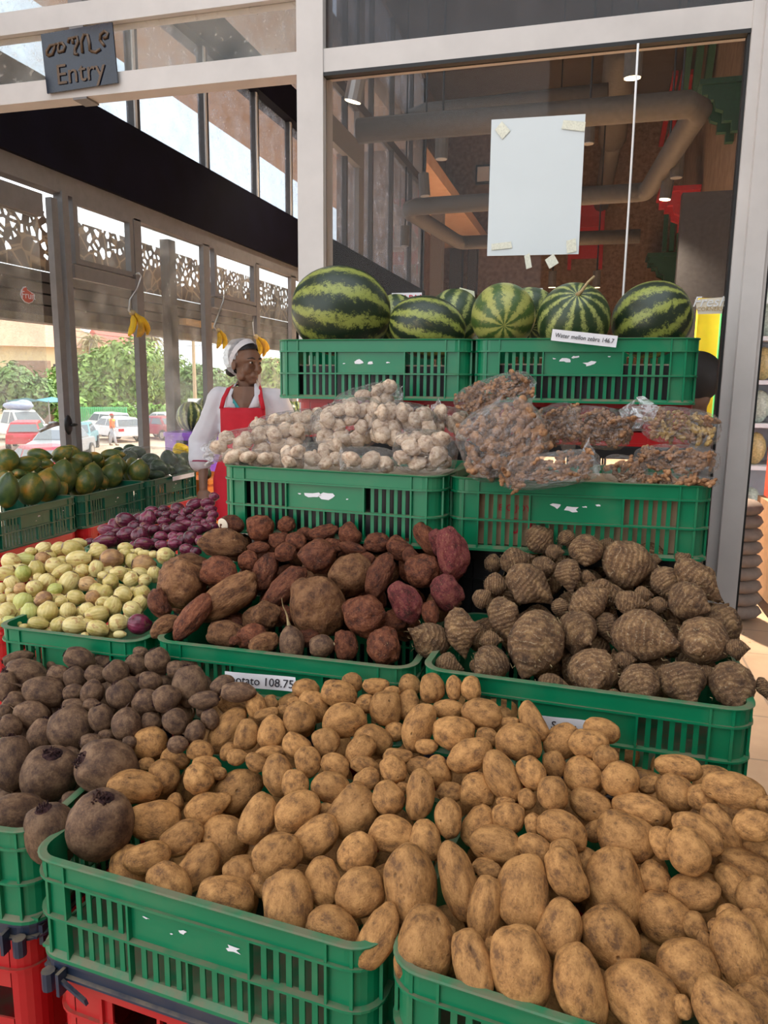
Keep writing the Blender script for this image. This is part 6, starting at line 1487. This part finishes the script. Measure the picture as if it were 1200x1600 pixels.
# bagged garlic and ginger
GA = [('garlic_bag', 'long clear garlic bag sticking out towards the woman', 405, 692, 152, 50, -8, 1.84, [(175, .35, .15)]),
      ('garlic_bag', 'garlic bag lying behind the long one', 450, 665, 118, 42, -10, 2.02, []),
      ('garlic_bag', 'flat garlic bag pressed on the crate rim under the long one', 398, 717, 96, 26, 4, 1.80, []),
      ('garlic_bag', 'tall upright garlic bag in the middle of the garlic crate', 546, 664, 116, 74, -12, 1.90, []),
      ('garlic_bag', 'garlic bag on the very top of the garlic heap', 575, 628, 108, 50, -14, 1.99, [(10, .25, .3)]),
      ('garlic_bag', 'low garlic bag under the tall upright one', 490, 714, 100, 44, -8, 1.80, []),
      ('garlic_bag', 'small clear garlic pack lying flat on the crate rim', 575, 719, 90, 40, 3, 1.75, [(178, .15, .5)]),
      ('garlic_bag', 'garlic bag leaning behind the round one at the crate joint', 632, 664, 98, 66, 8, 1.88, []),
      ('garlic_bag', 'bulging round garlic bag by the crate joint', 664, 707, 98, 68, 6, 1.76, []),
      ('garlic_bag', 'garlic bag half hidden behind the largest ginger bag', 705, 662, 62, 48, 15, 1.95, [(200, .5, .4)])]
for i, (nm, lab, px, py, a, b, ang, Y, tail) in enumerate(GA):
    root, hx, hy, hz, t = bag_at(nm, lab, 'bag', px, py, a, b, ang, Y, 'bagged garlic', 11+i, .85, tail)
    fill_bag(root, hx, hy, max(hz, .036), ['garlic'], 'garlic_bulb', 'garlic bulb in the ' + lab.replace('clear ', ''), 'garlic bulbs, ' + lab, .0245, 50+i, 'garlic', 46, .70)
GI = [('ginger_bag', 'ginger bag perched on top, leaning on the watermelon crate', 772, 616, 122, 50, -18, 1.92, [(20, .35, .5)], 'ginger'),
      ('ginger_bag', 'largest ginger bag, slumped over the crate joint', 785, 688, 132, 110, -22, 1.74, [(250, .12, .4)], 'ginger'),
      ('ginger_bag', 'ginger bag tucked behind the largest one', 866, 665, 78, 60, -20, 1.93, [(60, .5, .4)], 'ginger'),
      ('ginger_bag', 'round ginger bag in the middle of the ginger crate', 934, 668, 104, 62, 8, 1.92, [(-25, .55, .3)], 'ginger'),
      ('ginger_bag', 'milky ginger bag hanging over the crate rim', 858, 735, 150, 52, -8, 1.71, [(-10, .22, .7)], 'ginger'),
      ('ginger_bag', 'brown ginger bag low beside the milky one', 976, 734, 66, 42, 12, 1.80, [], 'ginger'),
      ('ginger_bag', 'yellowish ginger bag at the frame end, uppermost of three', 1064, 667, 112, 56, 8, 1.90, [(195, .6, .25)], 'gingery'),
      ('ginger_bag', 'clear ginger tray pack between two others at the frame end', 1056, 719, 122, 46, 2, 1.84, [], 'ginger'),
      ('ginger_bag', 'flat ginger pack on the rim at the frame end', 1060, 750, 112, 20, 4, 1.80, [], 'ginger'),
      ('ginger_bag', 'ginger bag squeezed under the largest one', 800, 730, 82, 40, -15, 1.83, [], 'ginger')]
for i, (nm, lab, px, py, a, b, ang, Y, tail, k) in enumerate(GI):
    root, hx, hy, hz, t = bag_at(nm, lab, 'bag', px, py, a, b, ang, Y, 'bagged ginger', 31+i, .8, tail, M['filmwhite'] if i in (1, 4) else None)
    fill_bag(root, hx, hy, max(hz, .03), ['gingery', 'ginger'] if k == 'gingery' else ['ginger'], 'ginger_root', 'ginger root inside the ' + lab.replace('clear ', ''), 'ginger roots in bag: ' + lab, min(.037, max(.024, .55*hy)), 90+i, 'ginger', 56, .44)

# price strips
def strip(label, p0, p1, h, Y, words_, size, curl=.001, Y1=None):
    A, B = Vector(at_y(*p0, Y)), Vector(at_y(*p1, Y if Y1 is None else Y1)); ax = (B-A).normalized(); L = (B-A).length; up = Vector((0, -.05, 1)); up = (up-ax*up.dot(ax)).normalized(); nr = ax.cross(up)
    t = thing('price_strip', label, 'price label', (A+B)/2); mb = MB(); N = 14
    for lay in (0, .0008):
        for i in range(N+1):
            x = (i/N-.5)*L; c = curl*math.sin(i/N*6.0)
            for s in (-1, 1): mb.v.append(ax*x+up*(s*h/2)+nr*(c-lay))
    W_ = 2*(N+1)
    for i in range(N):
        mb.f += [(2*i, 2*i+2, 2*i+3, 2*i+1), (W_+2*i+1, W_+2*i+3, W_+2*i+2, W_+2*i)]; mb.mi += [0, 0]
    build('paper', mb, M['paper'], t)
    tmm = text_mesh('lettering', words_, size, M['ink'], .0003, .12); o = link('lettering', tmm, t); xs_ = [v.co.x for v in tmm.vertices]; f_ = min(1, L*.90/(max(xs_)-min(xs_)))
    o.matrix_local = Matrix.Translation(nr*(curl+.0012)) @ frame_from(ax, nr) @ Matrix.Diagonal((f_, min(1, f_*1.15), 1, 1))
strip('white price strip reading Water mellon zebra, on the melon crate rim', (862, 523), (964, 534), .030, 2.112, 'Water mellon zebra 146.7', .022, .0008)
strip('white price strip for potatoes, stuck on the yam crate', (352, 1060), (462, 1070), .032, 1.345, ' potato 108.75', .026, .0008)
strip('white price strip almost buried by potatoes below the taro', (845, 1130), (915, 1138), .03, 1.30, 'Sugar', .02, .0008)

cr = c_ = Vector((-2.463, 4.20, .905))
tb = thing('paper_strip', 'blank white paper strip on the rim of the squash crate', 'price label', cr)
build('paper', MB().box(-.0005, .0015, -.13, .13, -.013, .013), M['paper'], tb)

# ------------------------------------------------------------------ people
def capsule(mb, a, b, ra, rb, n=10):
    a, b = Vector(a), Vector(b); d = (b-a); pts = []; rr = []
    L = d.length; u = d/L if L > 1e-6 else Vector((0, 0, 1))
    for k in range(5): q = k/4*math.pi/2; pts.append(a-u*ra*math.cos(q)); rr.append(max(1e-3, ra*math.sin(q)))
    for k in range(1, 4): pts.append(a+d*k/4); rr.append(ra+(rb-ra)*k/4)
    for k in range(5): q = math.pi/2-k/4*math.pi/2; pts.append(b+u*rb*math.cos(q)); rr.append(max(1e-3, rb*math.sin(q)))
    mb.tube(pts, rr, n)
def remesh(mb, name, mat, vox, smooth=6):
    me = mb.mesh(name, mat, True); ob = bpy.data.objects.new(name, me); COL.objects.link(ob)
    md = ob.modifiers.new('r', 'REMESH'); md.mode = 'VOXEL'; md.voxel_size = vox; md.use_smooth_shade = True
    if smooth: s = ob.modifiers.new('s', 'SMOOTH'); s.iterations = smooth; s.factor = .5
    dg = bpy.context.evaluated_depsgraph_get(); dg.update(); m2 = bpy.data.meshes.new_from_object(ob.evaluated_get(dg)); m2.name = name
    bpy.data.objects.remove(ob); return m2
def skin_mat(name, c):
    m, nt, b = nmat(name); tc, _ = coords(nt, False); n = noise(nt, tc, 14, 4)
    nt.links.new(ramp(nt, n, [(0.3, tuple(v*.85 for v in c)), (0.7, tuple(v*1.12 for v in c))]), b.inputs['Base Color']); b.inputs['Roughness'].default_value = .5
    b.inputs['Subsurface Weight'].default_value = .08; b.inputs['Subsurface Radius'].default_value = (.01, .004, .002); return m
def xf(pts, M4): return [tuple(M4 @ Vector(p)) for p in pts]
def head_parts(mb, T):
    """T: head frame, origin at eye level centre, facing -y"""
    h = MB(); e = h.ell
    e((0, .018, .035), .074, .094, .088, 20); e((0, -.012, -.045), .056, .066, .068, 20); e((0, -.060, -.098), .025, .022, .019); e((0, -.045, -.065), .042, .036, .045, 20); e((0, -.035, .03), .066, .058, .055, 20)
    for s in (-1, 1):
        e((s*.040, -.055, -.030), .026, .028, .030); e((s*.05, -.015, -.07), .018, .035, .028)
        e((s*.076, .016, -.012), .009, .021, .031); e((s*.010, -.094, -.034), .009, .011, .008); e((s*.03, -.076, .004), .016, .012, .010)
        h.tube([(s*.012, -.086, .021), (s*.032, -.083, .026), (s*.052, -.066, .020)], [.009, .011, .007], 8)
    capsule(h, (0, -.086, .012), (0, -.104, -.030), .010, .013); e((0, -.078, -.062), .024, .014, .020)
    h.tube([(-.023, -.080, -.0635), (0, -.0925, -.061), (.023, -.080, -.0635)], [.003, .0055, .003], 8)
    h.tube([(-.020, -.079, -.072), (0, -.0915, -.0735), (.020, -.079, -.072)], [.003, .0062, .003], 8)
    mb.add(xf(h.v, T), h.f)
def hand(mb, T):
    """palm along -z from the wrist, thumb on +x, palm facing +y"""
    h = MB()
    h.ell((0, 0, -.045), .038, .016, .05)
    for i, (x, L) in enumerate(((-.028, .060), (-.010, .072), (.009, .078), (.027, .070))):
        a = Vector((x, 0, -.082)); b = a+Vector((x*.12, .006, -L*.45)); c = b+Vector((0, .014, -L*.32)); d = c+Vector((0, .016, -L*.22))
        h.tube([tuple(a+Vector((0, 0, .02))), tuple(a), tuple(b), tuple(c), tuple(d)], [.0095, .0092, .0085, .008, .0062], 8)
    a = Vector((.032, .004, -.03)); h.tube([(.018, 0, -.02), tuple(a), (.056, .012, -.055), (.064, .020, -.078)], [.012, .012, .0105, .007], 8)
    mb.add(xf(h.v, T), h.f)
def make_person(name, label, loc, rz, skin, head_yaw, head_pitch=0.0, arms=None, height=1.62, vox=.0048, legs=None):
    k = height/1.62; t = thing(name, label, 'person', loc, rz); t.scale = (k,)*3
    mb = MB()
    mb.ell((0, 0, .92), .150, .105, .14, 20); mb.ell((0, 0, 1.08), .125, .092, .16, 20); mb.ell((0, .0, 1.24), .148, .098, .14, 20)
    capsule(mb, (-.13, .012, 1.325), (.13, .012, 1.325), .052, .052); capsule(mb, (0, .015, 1.33), (0, .004, 1.43), .056, .050); mb.ell((0, .0, 1.325), .11, .075, .05)
    for s in (-1, 1):
        mb.ell((s*.062, -.075, 1.20), .055, .045, .055)
        st = legs or ((.0, 0), (.0, 0))
        f_ = st[0 if s < 0 else 1]
        capsule(mb, (s*.078, 0, .88), (s*.085, f_[0]*.5-.01, .48), .080, .052); capsule(mb, (s*.085, f_[0]*.5-.01, .48), (s*.088, f_[0]+.01, .085), .052, .034)
        mb.ell((s*.088, f_[0]-.055, .035), .040, .115, .034)
    A = arms or {}
    for s in (-1, 1):
        sh = Vector((s*.165, .012, 1.315)); el = Vector(A.get(s, ((s*.235, .03, 1.05), None))[0]); wr = Vector(A.get(s, (None, (s*.25, -.06, .83)))[1] or (s*.25, -.06, .83))
        capsule(mb, sh, el, .047, .037); capsule(mb, el, wr, .037, .024)
        d = (wr-el).normalized(); z = -d; x = Vector((-s, 0, 0)); x = (x-z*x.dot(z)).normalized(); y = z.cross(x)
        T = Matrix(((x.x, y.x, z.x, wr.x), (x.y, y.y, z.y, wr.y), (x.z, y.z, z.z, wr.z), (0, 0, 0, 1))); hand(mb, T)
    HT = Matrix.Translation((0, -.005, 1.515)) @ Matrix.Rotation(head_yaw, 4, 'Z') @ Matrix.Rotation(head_pitch, 4, 'X')
    head_parts(mb, HT)
    b = link('body', remesh(mb, 'body', skin, vox, 4), t)
    for s in (-1, 1):
        e = build('eye', MB().ell((s*.0305, -.079, .008), .0105, .0095, .0062, 14), M['eyewhite'], t, True); e.matrix_local = HT
        e = build('iris', MB().ell((s*.0305, -.0875, .008), .0062, .0035, .0062, 12), M['iris'], e, True)
        e = build('eyebrow', MB().tube([(s*.014, -.0935, .030), (s*.032, -.0915, .036), (s*.052, -.073, .030)], [.003, .0035, .002], 6), M['hairdark'], t, True); e.matrix_local = HT
    return t, HT
M['eyewhite'] = plain('eye_white', (.75, .72, .68), .3, var=.02); M['iris'] = plain('dark_iris', (.02, .012, .008), .2); M['hairdark'] = plain('dark_hair', (.012, .010, .010), .6, var=.3, nscale=80)
def shell(rx, ry, rz, c, keep, n=64, m_=60):
    mb = MB(); idx = {}
    for i in range(m_+1):
        th = math.pi*i/m_
        for j in range(n):
            ph_ = 2*math.pi*j/n; p = Vector((c[0]+rx*math.sin(th)*math.cos(ph_), c[1]+ry*math.sin(th)*math.sin(ph_), c[2]+rz*math.cos(th)))
            if keep(p): idx[(i, j)] = len(mb.v); mb.v.append(tuple(p))
    for i in range(m_):
        for j in range(n):
            q = [(i, j), (i+1, j), (i+1, (j+1) % n), (i, (j+1) % n)]
            if all(k in idx for k in q): mb.f.append(tuple(idx[k] for k in q)); mb.mi.append(0)
    return mb
wl = at_y(385, 568, 4.25)
WS = wl[2]/1.515
skinw = skin_mat('brown_skin', (.21, .105, .065))
wx = at_y(386, 640, 4.25)[0]
wom, HT = make_person('person', 'person in a white coat, red apron and hairnet looking sideways by the street window', (wx, 4.25, 0), d2(14), skinw, d2(52), d2(4), {-1: ((-.275, .05, 1.05), (-.245, -.09, .80)), 1: ((.25, .05, 1.05), (.23, -.10, .82))}, 1.62*WS)
def hp(name, mb, mat, smooth=True):
    o = build(name, mb, mat, wom, smooth); o.matrix_local = HT; return o
hp('hair', shell(.0795, .101, .096, (0, .021, .037), lambda p: p.z > .058+(-p.y)*.40 or (p.y > .035 and p.z > -.06)), M['hairdark'])
nm_, nnt, nb = nmat('hairnet_fabric'); tc, _ = coords(nnt, False)
nnt.links.new(ramp(nnt, noise(nnt, tc, 60, 3), [(.35, (.62, .60, .62)), (.65, (.85, .83, .86))]), nb.inputs['Base Color']); nb.inputs['Alpha'].default_value = .5; nb.inputs['Roughness'].default_value = .7
net = shell(.088, .112, .107, (0, .050, .032), lambda p: p.y > -.012-.25*max(0, p.z-.09) and p.z > -.075 and (p.y > .03 or p.z > .02))
for i, p in enumerate(net.v):
    d = Vector(p); q = 1+.035*mn.noise(d*28)+.02*math.sin(math.atan2(d.x, d.z-.03)*14); net.v[i] = (p[0]*q, .052+(p[1]-.052)*q, .032+(p[2]-.032)*q)
hp('hairnet', net, nm_)
band = MB(); NB = 40
for i in range(NB+1):
    a = math.radians(-118+236*i/NB)          # sweeps over the head from ear to ear
    cx, cz = math.sin(a), math.cos(a)
    for s_ in (-1, 1):
        f_ = 1.0-.10*abs(s_)*0
        y = -.030*cz-.002+s_*.019*(.8+.2*cz); k_ = math.sqrt(max(.1, 1-((y-.021)/.106)**2))
        band.v.append((.0885*k_*cx, y+.022*(1-cz), .037+.1085*k_*cz))
for i in range(NB): band.f.append((2*i, 2*i+1, 2*i+3, 2*i+2)); band.mi.append(0)
hp('headband', band, plain('white_headband', (.78, .74, .76), .7, var=.05))
hp('hair_bun', MB().ell((0, .125, -.055), .035, .035, .03, 14), M['hairdark'])
# coat
cm = MB()
cm.ell((0, .0, .92), .178, .135, .22, 20); cm.ell((0, 0, 1.10), .165, .120, .20, 20); cm.ell((0, .008, 1.235), .175, .118, .125, 20); cm.ell((0, -.005, .72), .185, .145, .24, 20)
capsule(cm, (-.15, .014, 1.318), (.15, .014, 1.318), .066, .066)
for s, el, wr in ((-1, (-.285, .05, 1.04), (-.275, -.01, .96)), (1, (.26, .05, 1.04), (.25, -.01, .95))):
    capsule(cm, (s*.165, .014, 1.315), el, .070, .078); capsule(cm, el, wr, .078, .072)
cmesh = remesh(cm, 'white_coat', plain('white_coat_cloth', (.74, .71, .76), .8, var=.03), .009, 3)
co = link('white_coat', cmesh, wom)
tx_ = bpy.data.textures.new('folds', 'CLOUDS'); tx_.noise_scale = .11
md = co.modifiers.new('folds', 'DISPLACE'); md.texture = tx_; md.strength = .022; md.mid_level = .5
# opening with skin, under shirt, collar
vm = MB(); N = 10
def chest(u, z): return -.108-.012*math.cos(u*9)+max(0, z-1.30)*.55
rows = []
for i in range(N+1):
    z = 1.225+.16*i/N; hw_ = .012+.062*(i/N)**.8
    for j in range(9):
        u = (j/8*2-1)*hw_; vm.v.append((u, chest(u, z)-.012+abs(u)*.25, z))
for i in range(N):
    for j in range(8): q = i*9+j; vm.f.append((q, q+1, q+10, q+9)); vm.mi.append(0)
build('open_neck_skin', vm, skinw, wom, True)
build('teal_vest_edge', MB().add([(-.050, -.128, 1.32), (-.010, -.132, 1.262), (-.008, -.134, 1.232), (-.056, -.124, 1.29)], [(0, 1, 2, 3)]), plain('teal_cloth', (.04, .32, .34), .7), wom)
for s in (-1, 1):
    cl = MB().add([(s*.050, .010, 1.425), (s*.085, -.01, 1.375), (s*.105, -.085, 1.345), (s*.090, -.128, 1.275), (s*.035, -.135, 1.262), (s*.066, -.112, 1.335), (s*.055, -.055, 1.395)], [(0, 1, 6), (1, 2, 6), (2, 5, 6), (2, 3, 5), (3, 4, 5)])
    o = build('collar', cl, co.data.materials[0], co, True); sd = o.modifiers.new('t', 'SOLIDIFY'); sd.thickness = .006
# apron
am = MB(); NX, NZ = 12, 16
for i in range(NZ+1):
    z = .62+(1.268-.62)*i/NZ; hw_ = .128 if z > 1.02 else .128+.05*min(1, (1.02-z)/.15)
    for j in range(NX+1):
        u = (j/NX*2-1)*hw_; R_ = .142+(.022 if z < .95 else 0); y = -R_*math.sqrt(max(.05, 1-(u/.24)**2))-.006*math.sin(j*1.1+z*9)-.004; am.v.append((u, y, z))
for i in range(NZ):
    for j in range(NX): q = i*(NX+1)+j; am.f.append((q, q+1, q+NX+2, q+NX+1)); am.mi.append(0)
redc = plain('red_apron_cloth', (.60, .012, .03), .75, var=.12, nscale=9)
o = apr = build('red_apron', am, redc, wom, True); sd = o.modifiers.new('t', 'SOLIDIFY'); sd.thickness = .004
for s in (-1, 1):
    st = MB(); pts = [(s*.118, -.128, 1.262), (s*.105, -.118, 1.32), (s*.088, -.06, 1.375), (s*.060, .03, 1.40)]
    for p in pts: st.v += [(p[0]-.012, p[1]-.006, p[2]), (p[0]+.012, p[1]-.006, p[2]+.003)]
    st.f = [(0, 1, 3, 2), (2, 3, 5, 4), (4, 5, 7, 6)]; st.mi = [0]*3
    o = build('apron_strap', st, redc, apr, True); sd = o.modifiers.new('t', 'SOLIDIFY'); sd.thickness = .005
build('apron_emblem', MB().ell((.02, -.152, 1.06), .035, .004, .022), plain('tan_emblem', (.5, .25, .08), .7), apr, True)
nk = [(.058*math.cos(a)*1.02, -.012+.064*math.sin(a), 1.392-.030*max(0, -math.sin(a))) for a in [6.283*i/24 for i in range(25)]]
nkl = build('necklace', MB().tube(nk, .0042, 6), M['black'], wom, True)
build('pendant', MB().ell((-.058, -.055, 1.372), .006, .006, .014).ell((-.06, -.058, 1.352), .005, .005, .009), plain('brass', (.6, .36, .1), .3, .8), nkl, True)
for s in (-1, 1): build('sleeve_cuff', MB().tube([(s*.272 if s < 0 else .248, -.012, .948 if s < 0 else .940), (s*.272 if s < 0 else .248, -.014, .94 if s < 0 else .932)], .073, 16, False), plain('maroon_piping', (.3, .03, .08), .7), co, True)
build('trousers', MB().tube([(-.085, 0, .72), (-.088, 0, .1)], [.095, .07], 12).tube([(.085, 0, .72), (.088, 0, .1)], [.095, .07], 12), plain('dark_trousers', (.03, .03, .04), .8), wom, True)
for s in (-1, 1): build('shoe', MB().ell((s*.088, -.055, .035), .048, .125, .04), M['black'], wom, True)
# shopper inside, dark hair and grey jacket
sp = at_y(1098, 598, 3.6)
s2, HT2 = make_person('person', 'person with black hair and a grey jacket inside, behind the melon crate end', (sp[0]-.03, 3.6, 0), d2(-95), skin_mat('shopper_skin', (.2, .1, .06)), d2(20), d2(30), None, 1.515*sp[2]/1.515*1.06, .012)
h = build('hair', shell(.095, .12, .115, (0, .02, .03), lambda p: p.y > -.055 or p.z > .05), M['hairdark'], s2, True); h.matrix_local = HT2
jm = MB(); jm.ell((0, 0, .95), .18, .14, .22, 20); jm.ell((0, 0, 1.2), .185, .13, .18, 20); capsule(jm, (-.15, .02, 1.33), (.15, .02, 1.33), .075, .075)
for s in (-1, 1): capsule(jm, (s*.17, .012, 1.31), (s*.24, .03, 1.05), .068, .055); capsule(jm, (s*.24, .03, 1.05), (s*.252, -.05, .86), .055, .045)
link('grey_jacket', remesh(jm, 'grey_jacket', plain('grey_jacket_cloth', (.17, .16, .16), .8, var=.1), .014, 3), s2)
build('trousers', MB().tube([(-.08, 0, .9), (-.088, 0, .08)], [.1, .06], 12).tube([(.08, 0, .9), (.088, 0, .08)], [.1, .06], 12), plain('blue_trousers', (.05, .06, .1), .8), s2, True)
# vest wearer in the street
vp = gpx(172, 43.4)
s3, HT3 = make_person('person', 'person in an orange vest and red cap walking past the white hatchback', (vp[0], vp[1], -2.0), d2(120), skin_mat('street_skin', (.2, .1, .06)), 0, 0, None, 1.70, .018, ((-.16, 0), (.16, 0)))
vmb = MB(); vmb.ell((0, 0, 1.0), .19, .14, .2, 20); vmb.ell((0, 0, 1.22), .20, .14, .19, 20); capsule(vmb, (-.14, .01, 1.33), (.14, .01, 1.33), .08, .08)
for s in (-1, 1): capsule(vmb, (s*.17, .012, 1.31), (s*.24, .03, 1.05), .07, .06)
link('orange_vest', remesh(vmb, 'orange_vest', plain('hi_vis_orange', (.9, .16, .03), .7), .016, 2), s3)
build('yellow_band', MB().lathe([(.205, -.05), (.205, .05)], 20, (0, 0, 1.32), 1, .72), plain('hi_vis_yellow', (.85, .7, .08), .6), s3)
o = build('red_cap', shell(.09, .11, .10, (0, .01, .05), lambda p: p.z > .04), M['red'], s3, True); o.matrix_local = HT3
for s, f_ in ((-1, -.16), (1, .16)): build('trouser_leg', MB().tube([(s*.08, 0, .9), (s*.087, f_*.5, .48), (s*.09, f_, .09)], [.10, .075, .065], 10), plain('pale_trousers', (.5, .5, .55), .8), s3, True)
